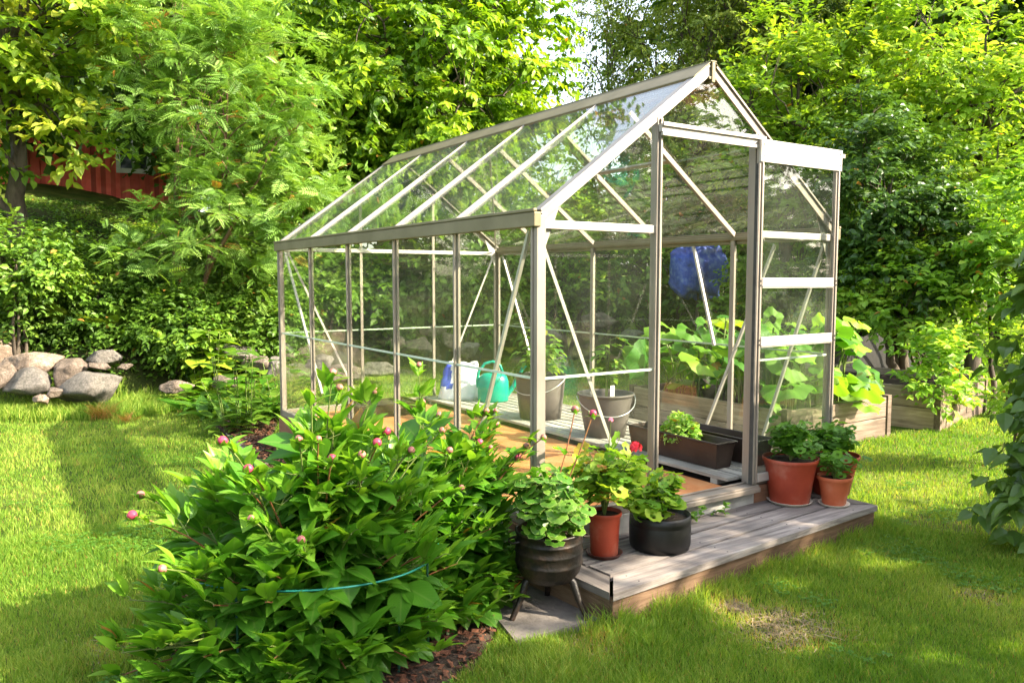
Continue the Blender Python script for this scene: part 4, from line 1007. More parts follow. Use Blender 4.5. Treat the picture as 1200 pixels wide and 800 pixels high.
def seedlings():
    t = thing('seedling_plant', 'clump of pale green seedlings growing in the nearer brown trough', 'plant', (1.56, .60, ZS + .11)); rs = np.random.default_rng(4)
    n = 620; d = rs.normal(size=(n, 3)); d[:, 2] = abs(d[:, 2]); d = unit(d); P = d * np.array([.095, .14, .17]) * rs.uniform(.55, 1, (n, 1)) ** .5
    D = unit(d * [1, 1, .2] + rs.normal(size=(n, 3)) * .4); sm = MB()
    for i in range(0, n, 8): sm.tube(np.array([P[i] * [.5, .5, 0], P[i] * [.8, .8, .6], P[i]]), .0012, 4, cap=False)
    sm.build('stems', M['stem'], t); MB().scatter(T_MED, P, D, unit(d + [0, 0, .7] + rs.normal(size=(n, 3)) * .3), rs.uniform(.025, .045, n), 1.2, tone=rs.uniform(.2, 1, n)).build('leaves', L['basil'], t, smooth=True)
seedlings()

def watering_can():
    loc = (1.80, 3.26, ZS); t = thing('watering_can', 'bright green plastic watering can inside the greenhouse, beside the white bag', 'watering can', loc, rz=math.atan2(-.55, .83) + .15)
    k = 1.12
    b = MB(); prof = [(.001, 0), (.12, 0), (.128, .01), (.132, .10), (.130, .17), (.115, .21), (.085, .235), (.05, .24), (.001, .24)]
    b.lathe([(r * k, z * k) for r, z in prof], 40, sy=.72); b.build('body', M['can'], t, smooth=True)
    MB().lathe([(.055, .235), (.058, .262), (.05, .264), (.046, .24)], 24, c=(.03, 0, .012), sy=.8).build('collar', M['can'], t, smooth=True)
    C = np.array([[.085, 0, .225], [.06, 0, .30], [.0, 0, .335], [-.07, 0, .32], [-.125, 0, .25], [-.135, 0, .17], [-.13, 0, .12]]) * k
    tt = np.linspace(0, 6, 19); Cs = np.stack([np.interp(tt, np.arange(7), C[:, i]) for i in range(3)], -1); MB().tube(Cs, .0135, 10).build('handle', M['can'], t, smooth=True)
    MB().tube(np.array([[.11, 0, .05], [.17, 0, .12], [.215, 0, .20], [.25, 0, .27]]) * k, [.028, .022, .017, .014], 12).build('spout', M['can'], t, smooth=True)
    b = MB(); b.lathe([(.013, -.03), (.034, .018), (.036, .026), (.001, .032)], 24); V = b.V[0]; a = math.radians(42)
    b.V[0] = np.stack([V[:, 0] * math.cos(a) + V[:, 2] * math.sin(a) + .262 * k, V[:, 1], -V[:, 0] * math.sin(a) + V[:, 2] * math.cos(a) + .285 * k], -1).astype(np.float32); b.build('rose', M['can'], t, smooth=True)
watering_can()

def bag():
    loc = (1.62, 3.58, ZS); t = thing('plastic_bag', 'crumpled white and blue plastic sack standing left of the watering can', 'bag', loc, rz=-.5)
    n, m = 40, 14; th = np.arange(n) * 2 * PI / n; V = []
    for j in range(m):
        z = j / (m - 1); a = .20 * (1 - .35 * z ** 2) ; c = .13 * (1 - .75 * z); h = .34 * z
        for i in range(n):
            r = 1 + .10 * math.sin(5 * th[i] + z * 6) * (.3 + z) + .05 * math.sin(11 * th[i] - z * 9)
            V.append([a * r * math.cos(th[i]) + .03 * z, c * r * math.sin(th[i]), h + .02 * math.sin(3 * th[i]) * z])
    idx = np.arange(n * m).reshape(m, n); A = idx[:-1]; B = idx[1:]; F = np.stack([A, np.roll(A, -1, 1), np.roll(B, -1, 1), B], -1).reshape(-1, 4)
    b = MB(); cx_ = np.array(V)[F[:, 0]]; blue = (cx_[:, 0] < -.09) & (cx_[:, 2] > .1)
    b.add(V, F[~blue], mi=0); b.F[4].append((F[blue], 1)); b.build('sack', [M['bagwhite'], M['bagblue']], t, smooth=True, solid=.003)
bag()
# low dark crates / bags at the back of the greenhouse
cr = thing('seed_tray', 'low dark seed tray with soil at the far left inside the greenhouse', 'tray', (.75, 3.45, .004)); MB().box((-.3, -.18, 0), (.3, .18, .01)).box((-.3, -.18, .011), (-.29, .18, .11)).box((.29, -.18, .011), (.3, .18, .11)).box((-.289, -.18, .011), (.289, -.17, .11)).box((-.289, .17, .011), (.289, .18, .11)).build('body', M['trough'], cr); MB().box((-.28, -.16, .012), (.28, .16, .09)).build('soil', M['soil'], cr)
# ------------------------------------------------------------------ stones of the dry wall
def rock(px, py, wpx, hpx, d, mat, label, seed, tilt=0.0, depth=1.0, group='boulders of the dry stone wall'):
    rs = np.random.default_rng(seed); c = wp(px, py, d); sx, sz = wpx / 2 * d / FPX * 1.08, hpx / 2 * d / FPX * 1.12; sy = (sx + sz) * .5 * depth
    n, m = 56, 34; u = np.arange(n) * 2 * PI / n; v = np.linspace(0, PI, m)
    Uu, Vv = np.meshgrid(u, v); X = np.sin(Vv) * np.cos(Uu); Y = np.sin(Vv) * np.sin(Uu); Z = np.cos(Vv)
    P = np.stack([X, Y, Z], -1)
    # chopped by random planes: flattish faces
    r = np.ones(X.shape)
    for k in range(15):
        nrm = unit(rs.normal(size=3)); h = rs.uniform(.48, .82); dt = P @ nrm; r = np.where(dt > 1e-3, np.minimum(r, h / np.maximum(dt, 1e-3)), r)
    r = r * (1 + .16 * (fbm(X * 2 + seed, Y * 2 + Z * 1.7, seed) - .5) + .10 * (fbm(X * 6 + seed, Y * 6 + Z * 5, seed + 3) - .5))
    P = P * r[..., None] * np.array([sx, sy, sz]); 
    ct, st = math.cos(tilt), math.sin(tilt); P = np.stack([P[..., 0] * ct - P[..., 2] * st, P[..., 1], P[..., 0] * st + P[..., 2] * ct], -1)
    a = math.atan2(RT[1], RT[0]); ca, sa = math.cos(a), math.sin(a); P = np.stack([P[..., 0] * ca - P[..., 1] * sa, P[..., 0] * sa + P[..., 1] * ca, P[..., 2]], -1)
    idx = np.arange(n * m).reshape(m, n); A = idx[:-1]; B = idx[1:]; F = np.stack([A, B, np.roll(B, -1, 1), np.roll(A, -1, 1)], -1).reshape(-1, 4)
    o = MB().add(P.reshape(-1, 3), F).build('boulder', M[mat], smooth=True); o.location = c
    tag(o, label, 'boulder', group)
RK = [
 (4, 410, 46, 34, 10.9, 'rock_pale', 'pale rounded boulder cut by the left edge of the photo, top of the stone wall', 0),
 (36, 427, 60, 30, 10.5, 'rock_pale', 'large flat-topped tan boulder with grey blotches, second from the left edge', .1),
 (36, 449, 64, 30, 10.2, 'rock_grey', 'wide smooth grey boulder lying under the large tan one', .22),
 (2, 442, 22, 34, 10.3, 'rock_pink', 'small brown boulder at the left edge under the pale rounded one', 0),
 (84, 436, 37, 41, 10.2, 'rock_pink', 'round pinkish brown boulder standing between the tan pair and the grey slab', .1),
 (122, 419, 40, 22, 10.4, 'rock_grey', 'mottled grey boulder at the top of the wall, right of the round pinkish one', -.05),
 (118, 429, 30, 11, 10.1, 'rock_pink', 'thin orange-pink stone wedged under the mottled grey boulder', -.1),
 (147, 429, 20, 8, 10.2, 'rock_pink', 'small flat orange stone sticking out right of the mottled boulder', 0),
 (112, 455, 74, 42, 9.9, 'rock_grey', 'big slanting grey slab boulder partly behind the dry grass tuft', .45),
 (50, 468, 20, 13, 9.7, 'rock_pale', 'small pale stone in the grass below the wide grey boulder', 0),
 (65, 460, 22, 13, 9.8, 'rock_pink', 'small brownish stone between the grey boulders, left of the slanting slab', 0),
 (206, 453, 38, 15, 9.8, 'rock_pink', 'flat brown stone alone at the lawn edge, right of the dry grass', 0),
 (268, 416, 66, 26, 10.6, 'rock_grey', 'long grey boulder behind the leafy plants left of the greenhouse', .05),
 (302, 425, 34, 22, 10.3, 'rock_pink', 'reddish boulder just left of the greenhouse far corner', 0),
 (262, 447, 44, 22, 9.9, 'rock_pink', 'brown boulder half hidden by broad leaves below the long grey one', 0),
 (322, 430, 26, 22, 10.2, 'rock_grey', 'grey boulder touching the far greenhouse corner post in view', 0),
 (508, 387, 30, 19, 12.8, 'rock_pink', 'upper tan boulder seen through the greenhouse side glass', 0),
 (492, 406, 48, 26, 12.4, 'rock_pink', 'wide tan boulder seen through the glass below the upper one', .1),
 (466, 402, 28, 16, 12.4, 'rock_pink', 'small tan boulder seen through the glass, left in its cluster', 0),
 (528, 399, 34, 24, 12.5, 'rock_pink', 'brownish boulder seen through the glass, right in its cluster', -.2),
 (548, 408, 30, 20, 12.3, 'rock_grey', 'grey boulder seen through the glass just above the watering can', 0),
 (440, 432, 60, 24, 11.2, 'rock_grey', 'long low grey boulder seen through the greenhouse side glass', 0),
 (400, 440, 50, 24, 11.0, 'rock_pink', 'low pinkish boulder seen through the glass of the third bay', 0),
 (375, 424, 40, 20, 11.2, 'rock_grey', 'grey boulder seen through the glass near the far corner', 0),
 (640, 398, 50, 22, 12.8, 'rock_grey', 'grey boulder seen through the glass behind the tomato plants', 0),
 (700, 376, 60, 20, 13.0, 'rock_pink', 'brown boulder seen through the front glass above the bucket plants', 0),
 (742, 392, 40, 20, 12.8, 'rock_grey', 'grey boulder seen through the front glass left of the squash leaves', 0),
]
for i, (a, b_, c_, d_, e_, f_, g_, h_) in enumerate(RK): rock(a, b_, c_, d_, e_, f_, g_, 100 + i, h_, 1.1)

# ------------------------------------------------------------------ raised beds
def raised_bed(label, p0, p1, depth, h, nb=2, name='raised_bed'):
    """p0-p1 front face ground corners, depth away"""
    p0, p1 = np.array(p0[:2], float), np.array(p1[:2], float); ex = unit(p1 - p0); L_ = np.linalg.norm(p1 - p0); a = math.atan2(ex[1], ex[0])
    t = thing(name, label, 'raised bed', (p0[0], p0[1], GZ), rz=a); bh = h / nb; th = .035
    for k in range(nb):
        z0, z1 = k * bh - (.05 if k == 0 else 0), (k + 1) * bh - .006
        for (A, B) in (((0, 0), (L_, th)), ((0, depth - th), (L_, depth)), ):
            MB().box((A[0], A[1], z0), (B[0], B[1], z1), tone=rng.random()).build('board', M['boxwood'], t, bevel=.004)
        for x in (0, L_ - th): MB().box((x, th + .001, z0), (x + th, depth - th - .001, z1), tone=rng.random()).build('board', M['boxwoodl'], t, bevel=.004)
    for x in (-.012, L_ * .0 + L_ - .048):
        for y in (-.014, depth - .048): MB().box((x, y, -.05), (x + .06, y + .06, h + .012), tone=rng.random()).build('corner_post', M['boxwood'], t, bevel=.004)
    MB().box((th, th, 0), (L_ - th, depth - th, h * .8)).build('soil', M['soil'], t)
    return t
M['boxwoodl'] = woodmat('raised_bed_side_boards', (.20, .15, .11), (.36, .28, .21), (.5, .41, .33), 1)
a0, a1 = at(962, 526), at(1041, 511)
raised_bed('pale wooden raised bed full of squash plants, right behind the greenhouse', (3.35, 1.15), a1, 1.9, .38)
c0_, c1_ = at(1100, 505), at(1154, 484)
raised_bed('taller weathered wooden raised bed with a shrub spilling over it, further to the right', c0_, c1_, 2.6, .42)
# black composting box behind
def blackbox():
    p = at(1012, 470); t = thing('cold_frame', 'black-sided box with a slanting top between the two raised beds', 'cold frame', (p[0] + .0, p[1] + .45, GZ), rz=.0)
    b = MB(); V = np.array([[0, 0, 0], [1.9, 0, 0], [1.9, .05, 0], [0, .05, 0], [0, 0, .66], [1.9, 0, .86], [1.9, .05, .86], [0, .05, .66]]); F = [[0, 1, 5, 4], [1, 2, 6, 5], [2, 3, 7, 6], [3, 0, 4, 7], [4, 5, 6, 7], [3, 2, 1, 0]]
    b.add(V, F); b.build('front_board', M['blackboard'], t, bevel=.004)
    MB().box((0, .051, 0), (.04, 1.4, .75)).build('side_board', M['blackboard'], t); MB().box((1.86, .051, 0), (1.9, 1.4, .80)).build('side_board', M['blackboard'], t)
    MB().box((.04, 1.35, 0), (1.86, 1.4, .86)).build('back_board', M['blackboard'], t)
blackbox()

def squash():
    t = thing('squash_plant', 'big yellow-green squash plant with huge leaves filling the bed behind the greenhouse', 'squash plant', (4.1, 2.0, GZ + .3)); rs = np.random.default_rng(9); O = np.array([4.1, 2.0, GZ + .3]); sm = MB(); P, D, NN, S, T = [], [], [], [], []
    for i in range(125):
        b0 = np.array([rs.uniform(-.75, .55), rs.uniform(-.7, .8), 0]); h = rs.uniform(.10, .80); a = rs.uniform(0, 6.3); L_ = rs.uniform(.1, .35); tip = b0 + [math.cos(a) * L_, math.sin(a) * L_ - .08, h]
        sm.tube(bez(b0, b0 + [0, 0, h * .7], tip, 6), .009, 6, cap=False); d = unit(np.array([math.cos(a), math.sin(a), -.25])); P.append(tip - d * .06); D.append(d); NN.append(unit(np.array([math.cos(a) * .2 + .15, math.sin(a) * .2 - .4, .75]) + rs.normal(size=3) * .3)); S.append(rs.uniform(.22, .42)); T.append(rs.uniform(0, 1))
    for q, s in (((985, 462), .30), ((1002, 474), .22), ((975, 435), .34), ((965, 455), .34), ((1000, 424), .24), ((1018, 440), .2), ((950, 480), .3), ((905, 478), .3), ((860, 470), .3), ((930, 465), .3)):
        p = wp(q[0], q[1], 8.4) - O; P.append(p); D.append(unit(np.array([.8, -.5, -.35]))); NN.append(unit(np.array([.2, -.45, .8]) + rs.normal(size=3) * .2)); S.append(s); T.append(rs.uniform(.6, 1))
        sm.tube(bez(np.array([p[0] * .5, p[1] * .5, 0]), np.array([p[0] * .7, p[1] * .7, p[2]]), p, 6), .008, 6, cap=False)
    sm.build('stems', M['stem'], t, smooth=True); MB().scatter(T_SQ, np.array(P), np.array(D), np.array(NN), np.array(S), tone=np.array(T)).build('leaves', L['squash'], t, smooth=True)
squash()

# unidentified blue shape behind the greenhouse, its cloth form invented
def blue_bundle():
    p = wp(818, 316, 13.2); t = thing('blue_shape', 'unidentified deep blue shape glimpsed through the greenhouse glass, built as a cloth bundle in front of the hedge', 'tarpaulin', (p[0], p[1], p[2]))
    n, m = 28, 18; u = np.arange(n) * 2 * PI / n; v = np.linspace(0, PI, m); Uu, Vv = np.meshgrid(u, v); r = 1 + .5 * (fbm(np.cos(Uu) * 2 + 5, Vv * 2 + np.sin(Uu), 4) - .5) * 2 + .25 * (fbm(np.cos(Uu) * 5 + 5, Vv * 5 + np.sin(Uu) * 4, 6) - .5)
    sq = lambda q, e: np.sign(q) * np.abs(q) ** e
    P = np.stack([sq(np.sin(Vv), .6) * sq(np.cos(Uu), .5) * .46 * r, sq(np.sin(Vv), .6) * sq(np.sin(Uu), .6) * .25 * r, sq(np.cos(Vv), .6) * .40 * r + .05 * np.sin(Uu * 7)], -1); idx = np.arange(n * m).reshape(m, n); A = idx[:-1]; B = idx[1:]
    MB().add(P.reshape(-1, 3), np.stack([A, B, np.roll(B, -1, 1), np.roll(A, -1, 1)], -1).reshape(-1, 4)).build('cloth', M['blue_bundle'], t, smooth=True)
    g = Hf(p[0], p[1]) - p[2]; MB().tube([[0, 0, g - .1], [0, 0, -.2]], .03, 8).build('post', M['bark'], t)
blue_bundle()

# ------------------------------------------------------------------ red house
def house():
    d = 27.0; p0 = wp(20, 214, d); p1 = wp(228, 232, d - .5); g = min(Hf(*p0[:2]), Hf(*p1[:2])) - .3
    ex = unit((p1 - p0)[:2]); L_ = np.linalg.norm((p1 - p0)[:2]); a = math.atan2(ex[1], ex[0]); zb = min(p0[2], p1[2]) - .25
    t = thing('timber_house', 'red painted timber house with white window frame glimpsed through the trees at the upper left', 'house', (p0[0], p0[1], zb), rz=a)
    x0 = -5.0; Hh = 3.9; wins = [((139 - 20) / 208 * L_, (171 - 20) / 208 * L_, 1.05, 2.15), (-3.6, -2.6, 1.05, 2.15)]
    b = MB(); x = x0
    while x < L_:
        w_ = .13; cut = [w for w in wins if w[0] - .06 < x + w_ / 2 < w[1] + .06]
        tn = rng.random(); dy = 0 if int(round((x - x0) / w_)) % 2 else -.022
        if cut: b.box((x, dy, -.4), (x + w_ - .004, .05, cut[0][2] - .0), tone=tn).box((x, dy, cut[0][3]), (x + w_ - .004, .05, Hh), tone=tn)
        else: b.box((x, dy, -.4), (x + w_ - .004, .05, Hh), tone=tn)
        x += w_
    b.box((x0, .052, 0), (L_, 6, Hh)); b.build('wall', M['redwall'], t)
    for w_ in wins:
        f = MB(); A, B, C, D_ = w_[0], w_[1], w_[2], w_[3]
        f.box((A - .12, -.06, C - .14), (B + .12, -.03, C)).box((A - .12, -.06, D_), (B + .12, -.03, D_ + .14)).box((A - .12, -.06, C + .001), (A, -.03, D_ - .001)).box((B, -.06, C + .001), (B + .12, -.03, D_ - .001)).box(((A + B) / 2 - .03, -.05, C + .002), ((A + B) / 2 + .03, -.02, D_ - .002)).box((A + .001, -.045, (C + D_) / 2 + .2), ((A + B) / 2 - .031, -.02, (C + D_) / 2 + .25)).box(((A + B) / 2 + .031, -.045, (C + D_) / 2 + .2), (B - .001, -.02, (C + D_) / 2 + .25))
        wo_ = f.build('window', M['white'], t); MB().box((A + .002, -.012, C + .002), (B - .002, .0, D_ - .002)).build('pane', M['darkglass'], wo_)
    MB().box((L_ - .02, -.05, 0), (L_ + .14, .1, Hh)).build('corner_board', M['white'], t); MB().box((x0 - .14, -.05, 0), (x0 + .02, .1, Hh)).build('corner_board', M['white'], t)
    MB().box((x0, .06, -.9), (L_, 6, -.005)).build('foundation', M['plinth'], t)
    r = MB(); ym, zr = 3.0, Hh + 2.4
    for s in (-1, 1):
        y_e = ym + s * 3.6; V = np.array([[x0 - .4, y_e, Hh - .25], [L_ + .4, y_e, Hh - .25], [L_ + .4, ym, zr], [x0 - .4, ym, zr]]); V2 = V + [0, 0, -.12]
        r.add(np.concatenate([V, V2]), [[0, 1, 2, 3], [7, 6, 5, 4], [0, 4, 5, 1], [1, 5, 6, 2], [2, 6, 7, 3], [3, 7, 4, 0]])
    r.build('roof', M['tiles'], t)
house()

# ------------------------------------------------------------------ trees and shrubs
def woody(name, label, cat, base, blobs, leaf_tpl_, lmat, n_clump, n_twig, n_leaf, lsz, crad=.45, trunk_r=.12, stems=1, seed=0, bark='bark', group=None, fork=.35, flat=.55, tone=(.1, .8), hang=.25, shell=.5, limb_sides=6, young=.15, upright=0.0, dead=.004):
    """trunk, limbs that fork to clumps, twigs with leaves. blobs: (centre, radii, weight)"""
    rs = np.random.default_rng(seed); base = np.array(base, float)
    t = thing(name, label, cat, tuple(base), group=group)
    cs = np.array([b[0] for b in blobs], float) - base; rr = np.array([b[1] for b in blobs], float); wt = np.array([b[2] * np.prod(b[1]) ** .75 for b in blobs]); wt /= wt.sum()
    k = rs.choice(len(blobs), n_clump, p=wt); dr_ = unit(rs.normal(size=(n_clump, 3))); rad = 1 - shell * rs.random(n_clump) ** 1.6
    C = cs[k] + dr_ * rr[k] * rad[:, None]; C[:, 2] = np.maximum(C[:, 2], .12)
    top = cs[np.argmax(cs[:, 2])]; wood = MB()
    roots = []
    for s in range(stems):
        a = rs.uniform(0, 6.3); off = np.array([math.cos(a), math.sin(a), 0]) * (0 if stems == 1 else trunk_r * 2.2 * rs.uniform(.5, 1.5))
        tgt = cs[s % len(cs)] if stems > 1 else (cs * wt[:, None]).sum(0)
        mid = (off + tgt) / 2 * [.7, .7, 1]; mid[:2] += rs.normal(size=2) * .12 * tgt[2] ** .5
        cc = bez(off, mid, tgt + [0, 0, rr[:, 2].max() * .3], 14); cc[1:-1, :2] += rs.normal(size=(12, 2)) * trunk_r * .25
        rads = np.linspace(trunk_r, trunk_r * .22, 14); rads[0] *= 1.35; wood.tube(cc, rads, 9); roots.append((cc, rads))
    # main limbs to a subset, minor limbs to the rest
    main = list(rs.choice(n_clump, min(n_clump, 14 + 2 * stems), replace=False)); pts = []; 
    for m_ in main:
        cc, rads = roots[rs.integers(len(roots))]
        i0 = int(np.argmin(np.linalg.norm(cc - C[m_] * [1, 1, .72], axis=1))); i0 = int(np.clip(i0, 13 * fork, 11)); p = cc[i0]
        q = bez(p, p * .45 + C[m_] * .55 + [0, 0, .12 * np.linalg.norm(C[m_] - p)], C[m_], 9); q[1:-1] += rs.normal(size=(7, 3)) * .02 * np.linalg.norm(C[m_] - p)
        r_ = np.linspace(rads[i0] * .55, trunk_r * .07, 9); wood.tube(q, r_, limb_sides, cap=False)
        for j in range(2, 9): pts.append((q[j], r_[j]))
    for cc, rads in roots:
        for j in range(5, 14): pts.append((cc[j], rads[j] * .6))
    PP = np.array([p for p, _ in pts]); PR = np.array([r for _, r in pts])
    for m_ in range(n_clump):
        if m_ in main: continue
        dd = np.linalg.norm(PP - C[m_] * [1, 1, .95], axis=1); i0 = int(np.argmin(dd)); p = PP[i0]
        q = bez(p, (p + C[m_]) / 2 + [0, 0, .1 * dd[i0]] + rs.normal(size=3) * .08 * dd[i0], C[m_], 5); wood.tube(q, np.linspace(min(PR[i0], trunk_r * .12), trunk_r * .04, 5), 4, cap=False)
    wood.build('trunk', M[bark], t, smooth=True)
    # twigs and leaves (vectorised)
    n = n_clump * n_twig; cc = np.repeat(C, n_twig, 0); outw = unit(np.repeat(C - (cs[k]), n_twig, 0))
    td = unit(unit(rs.normal(size=(n, 3))) * [1, 1, flat] + outw * .45 + [0, 0, .12 + upright]); tl = crad * rs.uniform(.55, 1.15, n)
    ct = np.repeat(np.clip(rs.normal(.5, .22, n_clump), 0, 1), n_twig)
    ct = np.clip(ct + rs.normal(size=n) * .08, 0, 1)
    u = (np.arange(n_leaf) + .7) / n_leaf
    P = cc[:, None] + td[:, None] * (tl[:, None, None] * (.15 + .85 * u[None, :, None])); P[..., 2] -= (hang * tl[:, None] * u ** 2) * .6
    side = unit(np.cross(td, [0, 0, 1.0])); sg = np.where(np.arange(n_leaf) % 2, 1, -1)
    D = td[:, None] * .6 + side[:, None] * sg[None, :, None] * .75 + rs.normal(size=P.shape) * .3 + np.array([0, 0, -hang + upright * .5])
    NN = np.array([0, 0, 1.0]) + outw[:, None] * .45 + rs.normal(size=P.shape) * .42
    TT = tone[0] + (tone[1] - tone[0]) * np.clip(ct[:, None] * .75 + .25 * rs.random(P.shape[:2]) + young * (u[None] - .5), 0, 1)
    TT = np.minimum(TT, .94); TT = np.where(rs.random(TT.shape) < .02, np.clip(TT + .4, 0, .94), TT); TT = np.where(rs.random(TT.shape) < dead, 1.0, TT)
    S = lsz * rs.uniform(.6, 1.25, P.shape[:2])
    MB().scatter(leaf_tpl_, P.reshape(-1, 3), D.reshape(-1, 3), NN.reshape(-1, 3), S.ravel(), rs.uniform(.85, 1.15, n * n_leaf), tone=TT.ravel()).build('crown', lmat, t)
    return t

def blob(px, py, d, rx, ry, rz_=None, w=1.0):
    """crown lobe seen at (px,py), distance d, half sizes in image pixels"""
    c = wp(px, py, d); s = d / FPX; return (c, (rx * s, (rz_ if rz_ else rx * .8) * s, ry * s), w)
def gbase(px, d, dz=-.1):
    p = wp(px, 400, d); return (p[0], p[1], Hf(p[0], p[1]) + dz)

# rowan left of the greenhouse
woody('rowan_tree', 'rowan tree with feathery leaflets and thin bare lower stems, left of the greenhouse', 'tree', gbase(208, 11.2),
      [blob(270, 115, 10.6, 100, 115), blob(325, 205, 10.3, 75, 80), blob(215, 30, 10.8, 90, 70), blob(215, 285, 10.9, 75, 40, w=.6), blob(275, 240, 10.5, 80, 70, w=.8)],
      T_COMP, L['rowan'], 175, 8, 5, .19, crad=.46, trunk_r=.045, stems=4, seed=21, dead=.02, bark='bark_red', fork=.3, tone=(.1, 1), hang=.12, upright=.15)
# big-leaved lime in the centre
woody('lime_tree', 'large-leaved lime tree with bright yellow-green leaves, behind the middle of the greenhouse roof', 'tree', gbase(432, 13.6),
      [blob(500, 50, 13, 165, 130), blob(400, 130, 13.4, 110, 120), blob(535, 150, 12.6, 85, 90), blob(460, 200, 13.2, 120, 60, w=.7), blob(548, 40, 12.6, 56, 105)],
      T_MED, L['lime'], 310, 10, 11, .135, crad=.62, trunk_r=.16, seed=22, fork=.2, tone=(.05, 1), hang=.45, young=.3)
# maple branches at the left
woody('maple_tree', 'maple with lit lobed leaves and a dark trunk at the far left edge', 'tree', gbase(24, 12.6),
      [blob(10, 40, 11.5, 90, 75), blob(75, 152, 11.2, 46, 22, w=.9), blob(-40, 130, 12, 60, 70), blob(20, 0, 11, 100, 60)],
      T_MED, L['maple'], 120, 8, 8, .135, crad=.5, trunk_r=.17, seed=23, fork=.35, tone=(.05, 1), hang=.2)
woody('dark_tree', 'dark shaded tree behind the rowan and maple, above the red house', 'tree', gbase(330, 18),
      [blob(140, 40, 17.5, 150, 100), blob(60, 80, 17.5, 90, 36), blob(290, 40, 17, 120, 150), blob(330, 170, 16.5, 60, 90)],
      T_RHW, L['wood'], 190, 9, 9, .19, crad=.85, trunk_r=.2, seed=24, tone=(0, .4), hang=.3)
# fine-leaved birch right of the sky gap
woody('birch_tree', 'tall fine-leaved birch behind the greenhouse ridge, right of the sky gap', 'tree', gbase(800, 18),
      [blob(810, 40, 17.5, 100, 110), blob(775, 120, 17, 60, 75), blob(880, 0, 18, 110, 80), blob(850, 160, 17, 90, 70)],
      T_RH, L['birch'], 330, 10, 11, .085, crad=.72, trunk_r=.13, seed=25, tone=(.1, .9), hang=.7)
woody('birch_tree', 'slender birch twigs against the sky gap above the roof ridge', 'tree', gbase(700, 20),
      [blob(712, 40, 19.5, 44, 90), blob(705, 130, 19, 40, 30)],
      T_RH, L['birch'], 85, 7, 9, .085, crad=.6, trunk_r=.09, seed=26, tone=(.1, .8), hang=.8)
# young trees right
woody('young_elm', 'young elm with upright light green shoots, right behind the greenhouse gable', 'tree', gbase(930, 12.4),
      [blob(935, 110, 12.0, 85, 90), blob(880, 150, 12.2, 60, 65), blob(1010, 80, 12.0, 75, 60), blob(960, 200, 12.2, 80, 60)],
      T_MED, L['elm'], 200, 7, 8, .10, crad=.42, trunk_r=.08, stems=3, seed=27, tone=(.1, .95), hang=.1, upright=.35)
woody('lilac_shrub', 'dark green dense lilac right of the sliding door', 'shrub', gbase(1045, 10.8),
      [blob(1045, 235, 10.6, 74, 90), blob(1010, 180, 10.8, 55, 60), blob(1085, 290, 10.4, 55, 60), blob(1010, 310, 10.6, 50, 55)],
      T_MED, L['lilac'], 210, 8, 9, .085, crad=.38, trunk_r=.07, stems=4, seed=28, tone=(.05, .6), hang=.25)
woody('golden_elm', 'yellow-green sunlit tree at the upper right', 'tree', gbase(1140, 13.5),
      [blob(1120, 60, 13, 115, 90), blob(1180, 160, 12.6, 80, 100), blob(1080, 120, 12.6, 60, 70, w=.8), blob(1150, 230, 12.4, 60, 60)],
      T_MED, L['yellow'], 240, 7, 8, .105, crad=.48, trunk_r=.12, seed=29, tone=(0, 1), hang=.2)
woody('spirea_bush', 'bright yellow-green bush leaning over the further raised bed', 'bush', (*at(1095, 470)[:2] + np.array([.9, .6]), GZ),
      [blob(1080, 350, 10.2, 72, 48), blob(1035, 330, 10.6, 60, 44), blob(1105, 436, 8.9, 36, 40, w=2.6), blob(1005, 335, 10.8, 36, 40)],
      T_MED, L['spirea'], 200, 7, 7, .088, crad=.30, trunk_r=.03, stems=6, seed=30, tone=(.05, 1), hang=.15, upright=.2, fork=.1)
woody('currant_bush', 'leafy green bush at the right edge above the further raised bed', 'bush', gbase(1180, 10.0),
      [blob(1175, 340, 9.8, 60, 60), blob(1215, 290, 9.8, 70, 80), blob(1150, 300, 10.6, 46, 40)],
      T_MED, L['spirea'], 140, 7, 7, .09, crad=.32, trunk_r=.035, stems=5, seed=31, tone=(0, .7), hang=.2, fork=.1)
woody('barberry_bush', 'orange-tinged shrub low at the right edge behind the lilac twig', 'bush', gbase(1200, 7.4),
      [blob(1205, 440, 7.2, 40, 50), blob(1225, 390, 7.2, 40, 60)],
      T_MED, L['autumn'] if 'autumn' in L else L['yellow'], 80, 7, 8, .045, crad=.2, trunk_r=.02, stems=5, seed=32, tone=(.2, 1), hang=.15, fork=.1)
# near lilac at the right edge of the picture
woody('lilac_branch_shrub', 'near lilac shrub whose dark heart-shaped leaves reach in from the right edge', 'shrub', (3.35, -1.55, GZ),
      [blob(1235, 480, 5.2, 45, 80), blob(1196, 590, 5.1, 26, 34, w=1.6), blob(1235, 375, 5.2, 40, 60), blob(1262, 430, 5.2, 60, 170)],
      T_HEART, L['lilac'], 85, 5, 4, .105, crad=.20, trunk_r=.022, stems=4, seed=33, tone=(.2, 1), hang=.45, fork=.1)

